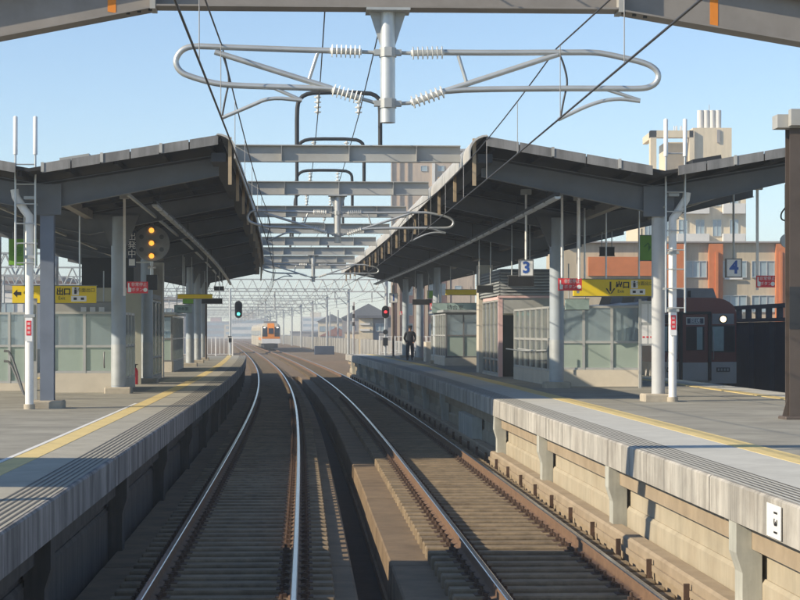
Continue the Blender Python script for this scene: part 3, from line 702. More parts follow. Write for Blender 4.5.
def hung_board(px, py, d, w, h, m, label, ztop, txt=None, ink='sign_white', n='hanging_board', cat='sign board', rodsx=(-.35, .35), group=None, ts=.6):
    M = at(Q(px, d, 0), d); z = pz(py, d); r = thing(n, Q(px, d, z), label, cat, group)
    y = sign_box(r, M, w, h, m, z, .14)
    if txt: text('lettering', txt, h * ts, M @ Matrix.Translation((0, y, z)), ink, r)
    rods(r, M, [a * w for a in rodsx], z + h / 2 + .02, ztop, 'galv_dull', .016)
    return r
def arrow_mark(r, M, z, s):
    q = MB(M); q.prism([(-s, -.076, 0), (-s * .3, -.076, s * .55), (-s * .3, -.076, s * .2), (s, -.076, s * .2), (s, -.076, -s * .2), (-s * .3, -.076, -s * .2), (-s * .3, -.076, -s * .55)], (0, .004, 0))
    q.v = [v + Vector((0, 0, z)) for v in q.v]; q.build('arrow', 'ink_green', r)
r = hung_board(23, 252, 62, .86, .80, 'sign_green', 'square green sign with curved arrow marks behind the left roof ladder', 5.7, '避難', 'ink_green', 'green_sign', ts=.4)
r = hung_board(647.5, 248, 60, .46, .74, 'sign_green', 'tall green sign behind the first column of the right platform', 5.7, '↑', 'ink_green', 'green_sign', ts=.5)
hung_board(431, 294.5, 100, .35, .36, 'sign_green', 'small green sign above the far red emergency sign', 5.7, None, n='green_sign')
hung_board(485, 289, 62, .5, .2, 'black_board', 'black display board hanging beside the louvres of the lift', 5.5, n='display_board', cat='display board')
hung_board(521, 281, 56, .72, .28, 'black_board', 'black display board behind the number 3 sign', 5.6, n='display_board', cat='display board')
hung_board(607, 251.5, 58, .42, .24, 'black_board', 'small black display board above the yellow sign of the right platform', 5.7, n='display_board', cat='display board')
hung_board(422, 302, 98, .95, .24, 'black_board', 'black display board hanging near the standing person', 5.6, n='display_board', cat='display board')
hung_board(195, 296.5, 78, 1.35, .16, 'sign_yellow', 'thin yellow sign edge on the rear left platform', 5.6, n='exit_sign', cat='exit sign')
hung_board(212, 301, 92, .95, .22, 'black_board', 'black display board above the rear left platform', 5.6, n='display_board', cat='display board')
hung_board(219, 288.5, 100, .5, .18, 'black_board', 'short black display board near the end of the left canopy', 5.6, n='display_board', cat='display board')
hung_board(188, 301, 80, .42, .2, 'sign_green', 'small green sign on the rear left platform', 5.6, None, n='green_sign')
hung_board(462, 292.3, 86, 1.42, .22, 'sign_yellow', 'thin yellow sign hanging in front of the glass shelter', 5.6, None, n='exit_sign', cat='exit sign')
hung_board(455, 308, 89, 2.05, .42, 'sign_teal', 'pale green shelter name board over the glass shelter of the right platform', 4.6, '待合室', 'steel_dark', 'name_board')
hung_board(577, 304.5, 52.6, .62, .27, 'sign_teal', 'grey name board under the red emergency sign of the right platform', 4.4, 'とうきょう'[:0] or None, 'steel_dark', 'name_board')
hung_board(78, 309, 52.4, 1.9, .34, 'steel_pale', 'pale notice board on top of the glass stair wall, left platform', 4.2, None, n='notice_board')
hung_board(183, 309, 80, .7, .3, 'sign_teal', 'pale name board over the rear left shelter', 4.4, '待合室', 'steel_dark', 'name_board', ts=.5)

# slim poles from the canopy to the platform edge notices
for px, d, y0, y1, lab in ((579, 44.5, 183, 279, 'slim pale pole hanging from the right canopy beside the exit sign'), (562, 46, 190, 278, 'slim grey pole hanging from the right canopy behind the red sign')):
    M = at(Q(px, d, 0), d); r = thing('hanging_pole', Q(px, d, pz(y1, d)), lab, 'pole')
    MB(M).tube([(0, 0, pz(y1, d)), (0, 0, pz(y0, d))], .028, 8).build('pole', 'white_pipe', r); MB(M).box(-.1, .1, -.1, .1, pz(y0, d), pz(y0, d) + .18).build('camera_box', 'steel_pale', r)

# repeater signal with its blue lettered board
d = 60.5; M = at(Q(152, d, 0), d); zc = pz(243.5, d)
r = thing('repeater_signal', Q(152, d, zc), 'round grey repeater signal with three amber lamps lit in a column', 'signal')
MB(M).tube([(0, -.2, zc), (0, -.18, zc), (0, -.1, zc)], [.53, .545, .545], 40, smooth=False).build('disc', 'steel_disc', r)
for k in range(3):
    z = zc + (1 - k) * .385
    MB(M).tube([(0, -.26, z), (0, -.2, z)], .075, 20).build('lamp', 'lamp_amber', r)
    a = MB(M)
    for i in range(9):
        t0, t1 = R(20 * i), R(20 * (i + 1))
        if i < 9: a.add([(math.cos(t0) * .11, -.2, z + math.sin(t0) * .11), (math.cos(t1) * .11, -.2, z + math.sin(t1) * .11), (math.cos(t1) * .105, -.42, z + math.sin(t1) * .105), (math.cos(t0) * .105, -.42, z + math.sin(t0) * .105)], [(0, 1, 2, 3)])
    a.build('hood', 'black_board', r)
for sx, sz in ((-1, -.19), (-1, .19), (1, .19), (1, -.19)):
    MB(M).tube([(sx * .3, -.215, zc + sz), (sx * .3, -.2, zc + sz)], .07, 16).build('lamp_unlit', 'steel_grey', r)
MB(M).tube([(0, 0, zc + .5), (0, 0, zc + 1.35)], .06, 10).build('hanger', 'galv_dull', r)
MB(M).prism([(-.13, -.1, zc + 1.0), (.13, -.1, zc + 1.0), (.3, -.1, zc + 2.05), (-.3, -.1, zc + 2.05)], (0, .2, 0)).build('haunch', 'steel_grey', r)
MB(M).tube([(-.12, -.12, zc - .72), (.12, -.12, zc - .72)], .05, 10).tube([(0, -.12, zc - .55), (0, -.12, zc - .95)], .05, 10).build('bell_fitting', 'galv', r)
MB(M).box(-.16, .16, -.14, .1, zc - 1.4, zc - .95).build('junction_box', 'steel_dark', r)
d = 60.0; M = at(Q(132, d, 0), d); z = pz(249, d)
r = thing('lettered_board', Q(130, d, z), 'narrow blue black board with white upright lettering beside the round signal', 'sign board')
MB(M).box(-.12, .12, -.03, .03, z - .55, z + .55).build('panel', 'sign_navy', r)
for k, ch in enumerate('出発中'): text('lettering', ch, .26, M @ Matrix.Translation((0, -.034, z + .36 - k * .26)), 'sign_white', r)
MB(M).box(-.09, .09, -.034, -.031, z - .5, z - .3).build('lettering_plate', 'sign_white', r)
MB(M).box(.12, .55, -.02, .02, z - .42, z - .38).build('bracket', 'galv', r)
MB(M).tube([(0, .05, z + .5), (0, .05, 5.9)], .02, 8).build('hanger_rod', 'galv_dull', r)

# ------------------------------------------------------------------ glazed walls
def glazed(root, p0, p1, n, z0, hb, hm, ht, lower='glass_frost', upper='glass_clear', base='base_wall', fr='alu', fw=.035, depth=.05):
    p0, p1 = Vector((p0[0], p0[1], 0)), Vector((p1[0], p1[1], 0)); L = (p1 - p0).length; a = math.atan2(p1.y - p0.y, p1.x - p0.x)
    M = Matrix.Translation(p0) @ Matrix.Rotation(a, 4, 'Z')
    if hb > 0: MB(M).box(0, L, -.06, .06, z0 - .004, z0 + hb).build('base_wall', base, root)
    for k in range(n + 1):
        x = L * k / n; MB(M).box(x - fw, x + fw, -depth, depth, z0 + hb + .001, z0 + ht).build('mullion', fr, root)
    for k in range(n):
        xa, xb = L * k / n + fw + .001, L * (k + 1) / n - fw - .001
        for z in (z0 + hb + .002, z0 + hm - .03, z0 + ht - .06): MB(M).box(xa, xb, -depth * .8, depth * .8, z, z + .06).build('rail', fr, root)
        MB(M).box(xa, xb, -.006, .006, z0 + hb + .063, z0 + hm - .031).build('pane', lower, root)
        MB(M).box(xa, xb, -.006, .006, z0 + hm + .031, z0 + ht - .061).build('pane', upper, root)
    return M, L
def handrail(root, M, pts, r=.022, m='alu_dark'): MB(M).tube(smooth_pts(pts, 1), r, 8).build('handrail', m, root)

# right platform stairs
r = thing('stair_enclosure', Q(600, 53, ZR), 'glazed stair enclosure with cream base behind the right exit sign', 'stair enclosure', 'glazed stair enclosures')
p0 = P(53.0, 7.62, 0); p1 = Q(640, 53.2, 0); p2 = P(61.5, 7.5, 0)
glazed(r, p0, p1, 3, ZR, .44, 1.18, 2.15)
glazed(r, p0, p2, 7, ZR, .38, 1.25, 2.15, 'glass_side', 'glass_side')
glazed(r, p1, p1 + Vector((-.9, 11, 0)), 5, ZR, .44, 1.18, 2.15)
M = at(Q(648, 51.5, 0), 51.5)
MB(M).box(-.2, .2, -.03, .03, ZR + 1.1, ZR + 2.25).build('poster_case', 'alu', r)
for k in range(2):
    for j in range(2): MB(M).box(-.17 + k * .18, -.02 + k * .18, -.036, -.031, ZR + 1.15 + j * .55, ZR + 1.62 + j * .55).build('poster', 'sign_white', r)
for x in (-.21, .21): MB(M).box(x - .03, x + .03, -.04, .04, ZR - .003, ZR + 2.3).build('post', 'alu', r)
for k in range(3): MB(M).box(-.15 + .1 * k, -.09 + .1 * k, -.04, -.037, ZR + 1.3, ZR + 1.34).build('poster_mark', 'sign_red', r)
M = FR(50.5, 7.6)
for k in (0, .12): handrail(r, M, [(2.42 + k, .6, ZR), (2.50 + k, .6, ZR + .45), (2.60 + k, .6, ZR + .9), (2.7 + k, 1.2, ZR + .9)], .018)
MB(FR(52.9, 7.6)).tube([(.1, -.18, ZR + .55), (.1, -.18, ZR + 1.0)], .02, 8).build('door_pull', 'alu_dark', r)
for x, yy in ((-.6, .05), (-.2, .5)): handrail(r, FR(56, 7.45), [(x + .3, yy - 2.5, ZR + .95), (x + .2, yy, ZR + .92), (x + .1, yy + 3, ZR + .95)], .02, 'galv_dull')

# right platform lift with louvres and pink frame
r = thing('lift_shaft', P(66, 7.6, ZR), 'lift housing with pink edged glass front and louvred head on the right platform', 'lift')
M = FR(64.2, 7.32)
MB(M).box(-.07, .07, -.07, .07, ZR, ZR + 2.55).build('frame_post', 'pink_frame', r)
MB(M).box(.02, 1.7, -.06, .06, ZR + 2.05, ZR + 2.55).build('front_header', 'steel_pale', r)
MB(M).box(-.09, 1.75, -.1, .1, ZR + 2.551, ZR + 2.62).build('top_trim', 'pink_frame', r)
MB(M).box(1.4, 1.7, -.05, .05, ZR, ZR + 2.05).build('side_panel', 'cream_panel', r)
MB(M).box(.1, .75, .5, .55, ZR, ZR + 2.0).build('door', 'steel_dark', r)
MB(M).box(.1, 1.7, .9, 1.0, ZR, ZR + 2.5).build('rear_wall', 'cream_panel', r)
glazed(r, P(64.3, 7.32, 0), P(69.5, 7.32, 0), 4, ZR, .06, .55, 2.5, 'glass_side', 'glass_side', fr='steel_pale')
MB().sweep([(7.30, ZR + 2.51), (7.38, ZR + 2.51), (7.38, ZR + 2.6), (7.30, ZR + 2.6)], 64.4, 69.6, 5).build('top_trim', 'pink_frame', r)
MB().sweep([(7.36, ZR + 2.63), (9.0, ZR + 2.63), (9.0, ZR + 3.5), (7.36, ZR + 3.5)], 64.6, 71, 6).build('head_box', 'steel_grey', r)
for k in range(8):
    z = ZR + 2.68 + k * .1
    MB(FR(64.55, 7.36)).prism([(0, 0, z), (1.64, 0, z), (1.64, -.05, z - .03), (0, -.05, z - .03)], (0, 0, .03)).build('louvre', 'galv_dull', r)
    MB().sweep([(7.355, z), (7.31, z - .03), (7.31, z), (7.355, z + .03)], 64.6, 70.9, 6.5).build('louvre', 'galv_dull', r)
MB(FR(71.5, 7.3)).box(0, .5, -.35, .5, ZR, 5.0).build('pillar', 'cream_panel', r)
MB(FR(71.1, 7.3)).box(.2, .3, -.012, 0, ZR + 1.0, ZR + 1.45).build('notice', 'sign_white', r)

# right platform shelter
r = thing('glass_shelter', P(88, 7.4, ZR), 'glass waiting shelter on the right platform with dark frames', 'shelter', 'glass shelters')
glazed(r, P(85.5, 7.35, 0), P(85.5, 9.6, 0), 3, ZR, .35, 1.3, 2.25, 'glass_frost', 'glass_clear', fr='alu_dark', fw=.028)
glazed(r, P(85.5, 7.35, 0), P(93, 7.35, 0), 6, ZR, .35, 1.3, 2.25, 'glass_side', 'glass_side', 'base_wall', fr='alu', fw=.028)
MB().sweep([(7.2, ZR + 2.3), (9.8, ZR + 2.3), (9.8, ZR + 2.4), (7.2, ZR + 2.4)], 85.2, 93.3, 9).build('roof', 'galv_dull', r)
MB(FR(97, 7.4)).box(0, 1.2, 0, 1.5, ZR, ZR + .95).build('low_wall', 'base_wall', r)
# white bench beyond
r = thing('platform_bench', P(106, 7.5, ZR), 'white platform bench behind the standing person', 'bench')
MB(FR(106, 7.4)).box(0, 1.3, 0, .4, ZR + .42, ZR + .48).build('seat', 'sign_white', r)
MB(FR(106, 7.4)).box(0, 1.3, .4, .46, ZR + .5, ZR + .95).build('backrest', 'sign_white', r)
for x in (.15, 1.1): MB(FR(106, 7.4)).box(x, x + .06, .05, .4, ZR, ZR + .42).build('leg', 'galv_dull', r)

# left platform stairs
r = thing('stair_enclosure', Q(80, 52, ZL), 'glazed stair enclosure with cream base behind the left exit sign', 'stair enclosure', 'glazed stair enclosures')
p0 = Q(52, 51.9, 0); p1 = P(52.2, -3.95, 0); p2 = P(57.5, -3.95, 0)
glazed(r, p0, p1, 2, ZL, .5, 1.2, 2.1)
glazed(r, p1, p2, 5, ZL, .3, 1.2, 2.1, 'glass_side', 'glass_side')
glazed(r, Q(-40, 53.5, 0), Q(26, 53.5, 0), 4, ZL, .2, 1.2, 2.1, 'glass_frost', 'glass_clear', fr='alu')
M = at(Q(31, 46.5, 0), 46.5)
MB(M).box(-.14, .14, -.03, .03, ZL, ZL + 2.35).build('door_panel', 'steel_pale', r)
MB(M).box(-.11, .11, -.036, -.031, ZL + .9, ZL + 2.2).build('door_window', 'glass_side', r)
M = at(Q(8, 50, 0), 50)
for k in (0, .16): handrail(r, M, [(-.1, 0, ZL + 1.1 - k * 1.6), (.05, 0, ZL + 1.08 - k * 1.6), (.25, -.1, ZL + .55 - k), (.42, -.15, ZL)], .03)
MB(FR(51.9, -4.25)).tube([(0, 0, ZL + .65), (0, -.08, ZL + .7), (0, -.08, ZL + 1.0), (0, 0, ZL + 1.05)], .02, 8).build('door_pull', 'alu_dark', r)
for k in range(3): MB(at(Q(84 + 9 * k, 52.3, 0), 52)).box(-.07, .07, -.11, -.10, pz(312, 52), pz(307, 52)).build('notice', 'sign_white', r)

# left platform lift, bench with red bag
r = thing('lift_shaft', P(62, -4.2, ZL), 'lift housing with cream pillar and glass front on the left platform', 'lift')
MB(FR(60.5, -5.3)).box(-.8, 1.35, 0, .1, ZL, ZL + 2.9).build('front_wall', 'olive_panel', r)
glazed(r, P(62.4, -3.9, 0), P(69, -3.9, 0), 4, ZL, .12, .75, 2.6, 'glass_side', 'glass_side', fr='steel_pale')
MB(FR(69.5, -4.25)).box(0, .42, -.3, .5, ZL, 5.0).build('pillar', 'cream_panel', r)
MB(FR(62, -6)).box(0, 2.1, .1, 7, ZL + 2.65, ZL + 2.8).build('roof', 'steel_grey', r)
MB(FR(62, -5.9)).box(0, 1.6, .2, 6.8, ZL + 2.81, 4.9).build('head_box', 'steel_dark', r)
r = thing('fire_extinguisher', P(60.2, -4.05, ZL), 'small red fire extinguisher on the floor beside the left lift', 'extinguisher')
MB(FR(60.2, -4.1)).tube([(0, 0, ZL), (0, 0, ZL + .4), (0, 0, ZL + .48), (0, 0, ZL + .5)], [.085, .085, .05, .02], 12).build('cylinder', 'sign_red', r)
MB(FR(60.2, -4.1)).tube([(0, 0, ZL + .5), (0, 0, ZL + .58)], .025, 8).box(-.05, .08, -.015, .015, ZL + .58, ZL + .61).build('valve', 'black_board', r)
r = thing('folding_seat', P(60, -4.3, ZL), 'pale folding seat standing by the left lift wall', 'seat')
MB(FR(60.1, -4.35)).box(-.25, .1, -.2, .1, ZL + .5, ZL + .55).build('seat', 'sign_white', r)
MB(FR(60.1, -4.35)).tube([(-.1, 0, ZL), (-.1, 0, ZL + .5)], .03, 8).build('leg', 'galv_dull', r)
MB(FR(60.1, -4.35)).prism([(.1, -.2, ZL + .5), (.16, -.2, ZL + .5), (.26, -.2, ZL + .85), (.2, -.2, ZL + .85)], (0, .3, 0)).build('backrest', 'sign_white', r)
# left shelter
r = thing('glass_shelter', P(79, -4.2, ZL), 'glass waiting shelter on the rear left platform with pale base', 'shelter', 'glass shelters')
glazed(r, P(79, -6.3, 0), P(79, -4.05, 0), 3, ZL, .4, 1.3, 2.2, fr='alu_dark', fw=.028)
glazed(r, P(79, -4.05, 0), P(88, -4.05, 0), 7, ZL, .4, 1.3, 2.2, 'glass_side', 'glass_side', fr='alu', fw=.028)
MB().sweep([(-6.5, ZL + 2.25), (-3.9, ZL + 2.25), (-3.9, ZL + 2.35), (-6.5, ZL + 2.35)], 78.7, 88.3, 10).build('roof', 'galv_dull', r)

# platform-end fences
def fence(pa, pb, n, z0, h, label):
    r = thing('end_fence', (pa.x, pa.y, z0), label, 'fence', 'platform end fences'); dv = (pb - pa); 
    for k in range(n + 1):
        p = pa + dv * (k / n); t = .035 if k % 4 == 0 else .018
        MB(Matrix.Translation((p.x, p.y, 0))).box(-t, t, -t, t, z0 if k % 4 == 0 else z0 + .12, z0 + h if k % 4 == 0 else z0 + h - .05).build('post' if k % 4 == 0 else 'bar', 'white_pipe', r)
    for z in (z0 + .12, z0 + h - .05):
        MB().tube([(pa.x, pa.y, z), (pb.x, pb.y, z)], .022, 6).build('rail', 'white_pipe', r)
fence(P(131, -9, 0), P(131, -2.4, 0), 24, ZL, 1.25, 'white railing across the end of the left platform')
fence(P(127.5, 7.0, 0), P(127.5, 12, 0), 20, ZR, 1.2, 'white railing across the end of the right platform')

# colour light signals
def signal(px, py, d, h, w, lamps, zp, label, post_m='galv', m='black_board'):
    M = at(Q(px, d, 0), d); z = pz(py, d); r = thing('colour_light_signal', Q(px, d, zp), label, 'signal', 'colour light signals')
    q = MB(M); poly = []
    for i in range(16):
        a = 2 * math.pi * i / 16; poly.append((w / 2 * math.cos(a), -.1, z + (h / 2 - w / 2) * (1 if math.sin(a) >= 0 else -1) + w / 2 * math.sin(a)))
    q.prism(poly, (0, .12, 0)); q.build('backboard', m, r)
    n = len(lamps)
    for i, l in enumerate(lamps):
        zz = z + (h - w) * (.5 - i / (n - 1)) * .9
        MB(M).tube([(0, -.16, zz), (0, -.1, zz)], w * .2, 12).build('lamp', l, r)
        hd = MB(M)
        for j in range(6):
            t0, t1 = R(30 * j), R(30 * (j + 1)); rr = w * .26
            hd.add([(math.cos(t0) * rr, -.1, zz + math.sin(t0) * rr), (math.cos(t1) * rr, -.1, zz + math.sin(t1) * rr), (math.cos(t1) * rr, -.34, zz + math.sin(t1) * rr), (math.cos(t0) * rr, -.34, zz + math.sin(t0) * rr)], [(0, 1, 2, 3)])
        hd.build('hood', 'black_board', r)
    return M, r, z
M, r, z = signal(238.5, 309.5, 132.5, 1.15, .5, ['lamp_off', 'lamp_off', 'lamp_off', 'lamp_green'], ZL, 'tall signal showing green at the end of the left platform')
MB(M).tube([(-.55, .1, ZL), (-.55, .1, z + 1.4)], .07, 10).box(-.55, .0, .03, .08, z - .1, z - .02).build('post', 'galv', r)
MB(M).box(-.7, -.45, -.1, .08, ZL + .9, ZL + 1.3).build('equipment_box', 'black_board', r)
M, r, z = signal(385.5, 312, 124, .78, .46, ['lamp_off', 'lamp_red', 'lamp_off'], ZR, 'short signal showing red near the end of the right platform')
MB(M).tube([(.0, .1, ZR), (.0, .1, z)], .06, 10).build('post', 'galv', r)
MB(M).tube([(0, -.1, ZR + 1.45), (0, -.02, ZR + 1.45)], .16, 12).box(-.16, .14, -.16, .06, ZR + .6, ZR + 1.1).build('equipment_box', 'steel_dark', r)
# slender dark posts on the platforms
for px, d, y0, y1, zp, lab in ((206, 110, 282, 352, ZL, 'slender dark post on the rear left platform'), (393.5, 112, 285, 354, ZR, 'slender dark post carrying the small numeral sign, right platform')):
    M = at(Q(px, d, 0), d); r = thing('platform_post', Q(px, d, zp), lab, 'post')
    MB(M).tube([(0, .12, zp), (0, .12, pz(y0, d))], .06, 10).build('shaft', 'steel_brown', r); MB(M).box(-.14, .14, -.02, .26, zp - .002, zp + .08).build('foot', 'pedestal', r)

# brown mast with stub arms on the right platform and its loudspeaker
M = at(Q(797, 33.3, 0), 33.3); r = thing('steel_mast', Q(797, 33.3, ZR), 'dark brown steel mast with stub beams on top, right platform', 'mast')
MB(M).box(-.16, .16, -.16, -.14, ZR, 6.02).box(-.16, .16, .14, .16, ZR, 6.02).box(-.012, .012, -.14, .14, ZR, 6.02).build('shaft', 'steel_brown', r)
MB(M).box(-.38, .9, -.22, .16, 5.98, 6.20).build('stub_beam', 'steel_pale', r)
MB(M).box(-.2, .9, -.42, -.225, 6.0, 6.27).build('stub_beam', 'steel_pale', r)
MB(M).bbox(-.26, .26, -.26, .26, ZR - .004, ZR + .05).build('base_plate', 'steel_brown', r)
for sx in (-1, 1): MB(M).prism([(sx * .165, -.01, ZR + .05), (sx * .25, -.01, ZR + .05), (sx * .165, -.01, ZR + .35)], (0, .02, 0)).build('gusset', 'steel_brown', r)
MB(M).box(-.165, .165, -.168, -.161, ZR + 1.5, ZR + 2.2).build('wear_plate', 'steel_dark', r)
d = 44; M = at(Q(786, d, 0), d); z = pz(241, d); r = thing('loudspeaker', Q(786, d, z), 'small round loudspeaker hanging by the brown mast', 'loudspeaker')
MB(M).tube([(0, -.22, z), (0, -.05, z), (0, .12, z)], [.17, .15, .09], 16).build('horn', 'galv_dull', r)
MB(M).tube([(0, 0, z + .12), (0, 0, z + 1.25)], .03, 8).build('hanger', 'steel_dark', r)
MB(M).tube(smooth_pts([(0, 0, z + .75), (-.12, 0, z + .6), (-.1, 0, z + .45), (.1, 0, z + .45), (.3, 0, z + .55)]), .018, 6).build('cable_loop', 'rubber', r)

# ------------------------------------------------------------------ the person
def person(px, d, zp, label):
    base = Q(px, d, zp); r = thing('person', base, label, 'person')
    J = {'pel': (0, 0, .93), 'wst': (0, .0, 1.08), 'chs': (0, -.01, 1.28), 'shb': (0, 0, 1.42), 'nck': (0, 0, 1.50), 'hd0': (0, -.01, 1.57), 'hd1': (0, -.02, 1.66), 'hd2': (0, -.02, 1.73)}
    rad = {'pel': (.19, .14), 'wst': (.18, .13), 'chs': (.20, .135), 'shb': (.15, .10), 'nck': (.055, .055), 'hd0': (.07, .08), 'hd1': (.082, .098), 'hd2': (.06, .07)}
    E = [('pel', 'wst'), ('wst', 'chs'), ('chs', 'shb'), ('shb', 'nck'), ('nck', 'hd0'), ('hd0', 'hd1'), ('hd1', 'hd2')]
    for s, t in ((-1, 'l'), (1, 'r')):
        for nm, p, q in (('sh', (s * .21, 0, 1.40), (.078, .078)), ('el', (s * .29, .04, 1.13), (.062, .062)), ('wr', (s * .20, -.10, .92), (.034, .034)), ('hn', (s * .17, -.14, .86), (.04, .025)),
                         ('hp', (s * .10, 0, .86), (.12, .12)), ('kn', (s * .12, -.01, .49), (.092, .095)), ('an', (s * .13, .02, .09), (.07, .075)), ('to', (s * .14, -.12, .045), (.045, .035))):
            J[nm + t] = p; rad[nm + t] = q
        E += [('shb', 'sh' + t), ('sh' + t, 'el' + t), ('el' + t, 'wr' + t), ('wr' + t, 'hn' + t), ('pel', 'hp' + t), ('hp' + t, 'kn' + t), ('kn' + t, 'an' + t), ('an' + t, 'to' + t)]
    ks = list(J); me = bpy.data.meshes.new('body'); me.from_pydata([J[k] for k in ks], [(ks.index(a), ks.index(b)) for a, b in E], [])
    o = bpy.data.objects.new('body', me); COL.objects.link(o)
    md = o.modifiers.new('s', 'SKIN'); md.use_smooth_shade = True
    for i, k in enumerate(ks): me.skin_vertices[0].data[i].radius = rad[k]
    me.skin_vertices[0].data[0].use_root = True
    o.modifiers.new('u', 'SUBSURF').levels = 2; o.modifiers['u'].render_levels = 2
    dg = bpy.context.evaluated_depsgraph_get(); m2 = bpy.data.meshes.new_from_object(o.evaluated_get(dg)); bpy.data.objects.remove(o)
    m2.materials.clear(); m2.materials.append(MAT['cloth_dark']); m2.materials.append(MAT['skin'])
    for p in m2.polygons:
        c = p.center
        if c.z > 1.49 or (c.z < .93 and abs(c.x) > .13 and c.y < -.09 and c.z > .7): p.material_index = 1
    o = bpy.data.objects.new('body', m2); COL.objects.link(o); o.parent = r
    B = Matrix.Translation(base)
    MB(B).tube([(0, -.02, 1.665), (0, -.02, 1.70), (0, -.02, 1.76), (0, -.02, 1.79)], [.104, .106, .118, .08], 16).prism([(-.08, -.11, 1.675), (.08, -.11, 1.675), (.06, -.2, 1.66), (-.06, -.2, 1.66)], (0, 0, .012)).build('cap', 'cloth_dark', r)
    MB(B).tube([(0, .0, 1.60), (0, .01, 1.67)], [.088, .1], 12).build('hair', 'rubber', r)
    MB(B).box(-.015, .015, -.125, -.10, 1.575, 1.615).build('nose', 'skin', r)
    MB(B).box(-.05, -.025, -.112, -.098, 1.625, 1.64).box(.025, .05, -.112, -.098, 1.625, 1.64).build('eyes', 'rubber', r)
    for s in (-1, 1): MB(B).bbox(s * .13 - .05, s * .13 + .05, -.2, .07, .0, .075, .02).build('shoe', 'rubber', r)
    return r
person(410, 103.0, ZR, 'person in dark uniform and cap standing on the far part of the right platform')

# ================================================================== TRAINS
def section(w, h0, h1, rr=.55, n=6):
    pts = [(-w / 2, h0), (-w / 2, h1 - rr)]
    for i in range(1, n + 1):
        a = R(90) * i / n; pts.append((-w / 2 + .75 * (1 - math.cos(a)), h1 - rr + rr * math.sin(a)))
    return pts + [(-x, z) for x, z in reversed(pts)]
def carbody(q, sec, y0, y1):
    n = len(sec); q.add([(x, y0, z) for x, z in sec] + [(x, y1, z) for x, z in sec], [tuple(range(n - 1, -1, -1)), tuple(range(n, 2 * n))] + [(i, (i + 1) % n, n + (i + 1) % n, n + i) for i in range(n)])
# maroon train at the outer platform face
d = 64.6; M = FR(d, TO); r = thing('maroon_train', P(d, TO, 0), 'maroon and ivory electric train with one lit headlight standing at platform 4', 'train')
q = MB(M); carbody(q, section(2.74, 1.62, 3.72, .5), 0, 20.5); q.build('body', 'train_maroon', r)
q = MB(M); q.box(-1.375, 1.375, -.004, 20.5, .92, 1.619); q.build('lower_body', 'train_ivory', r)
MB(M).box(-1.2, 1.2, .1, 20.3, .35, .92).build('underframe', 'train_under', r)
for y in (2.6, 16.5):
    for yy in (0, 2.1):
        for x in (-.75, .75): MB(M).tube([(x - .06, y + yy, .43), (x + .06, y + yy, .43)], .43, 20).build('wheel', 'train_under', r)
    MB(M).box(-1.1, 1.1, y - .4, y + 2.5, .45, .75).build('bogie', 'train_under', r)
f = MB(M)   # gangway frame
f.box(-.52, -.43, -.14, .0, 1.02, 3.18).box(.43, .52, -.14, 0, 1.02, 3.18).box(-.52, .52, -.14, 0, 3.181, 3.27).build('gangway_frame', 'train_under', r)
MB(M).box(-.42, .42, -.06, -.005, 1.02, 1.60).build('door_lower', 'train_ivory', r)
dr = MB(M).box(-.42, .42, -.06, -.005, 1.601, 3.17).build('gangway_door', 'train_maroon', r)
MB(M).box(-.3, .3, -.068, -.061, 2.0, 2.78).build('door_window', 'dark_glass', dr); MB(M).box(.05, .24, -.072, -.069, 2.02, 2.76).build('curtain', 'sign_teal', dr)
MB(M).box(-.3, .3, -.075, -.061, 2.84, 3.08).build('destination_frame', 'alu', r); MB(M).box(-.27, .27, -.08, -.076, 2.87, 3.05).build('destination_screen', 'sign_navy', r)
text('lettering', '回送', .17, M @ Matrix.Translation((0, -.084, 2.955)), 'sign_white', r)
for s in (-1, 1):
    wn_ = MB(M).box(s * .93 - .36, s * .93 + .36, -.03, -.002, 1.98, 2.78).build('cab_window', 'dark_glass', r)
    MB(M).box(s * .93 - .40, s * .93 + .40, -.018, -.001, 1.94, 2.82).build('window_frame', 'train_under', r)
    MB(M).tube([(s * .93, -.05, 3.02), (s * .93, .02, 3.02)], .10, 16).build('headlight', 'lamp_head' if s > 0 else 'lamp_off', r)
    MB(M).tube([(s * .93, -.03, 3.02), (s * .93, .02, 3.02)], .145, 16).build('headlight_rim', 'train_under', r)
    MB(M).box(s * .93 - .36, s * .93 + .36, -.012, -.001, 2.86, 3.2).build('lamp_panel', 'train_grey', r)
    MB(M).box(s * .93 - .36, s * .93 + .02, -.034, -.031, 1.98, 2.78).build('curtain', 'sign_teal', r)
    MB(M).box(s * .93 - .22, s * .93 + .22, -.03, -.005, 1.30, 1.44).build('marker_lamp', 'train_under', r)
    for i in range(4): MB(M).box(s * .93 - .18 + i * .1, s * .93 - .12 + i * .1, -.04, -.031, 1.33, 1.41).build('vent_slot', 'galv_dull', r)
    MB(M).tube([(s * .60, -.05, 1.7), (s * .60, -.1, 1.75), (s * .60, -.1, 2.6), (s * .60, -.05, 2.65)], .014, 6).build('grab_rail', 'alu', r)
    for k in range(4): MB(M).box(s * 1.371 - .01, s * 1.371 + .01, 3.0 + k * 4.6, 4.2 + k * 4.6, 1.1, 3.0).build('side_door', 'train_maroon', r)
    for k in range(4): MB(M).box(s * 1.371 - .008, s * 1.371 + .008, 4.6 + k * 4.6, 7.0 + k * 4.6, 2.05, 2.85).build('side_window', 'dark_glass', r)
MB(M).box(-.9, .9, -.12, .1, .45, .9).build('skirt', 'train_under', r); MB(M).box(-.14, .14, -.5, -.1, .75, .98).build('coupler', 'train_under', r)
a = MB(M); carbody(a, [(-.95, 3.62), (-.8, 4.05), (.8, 4.05), (.95, 3.62)], .9, 3.6); a.build('air_conditioner', 'train_grey', r)
MB(M).box(-.04, .04, .86, .9, 3.75, 3.97).build('roof_mark', 'train_under', r)
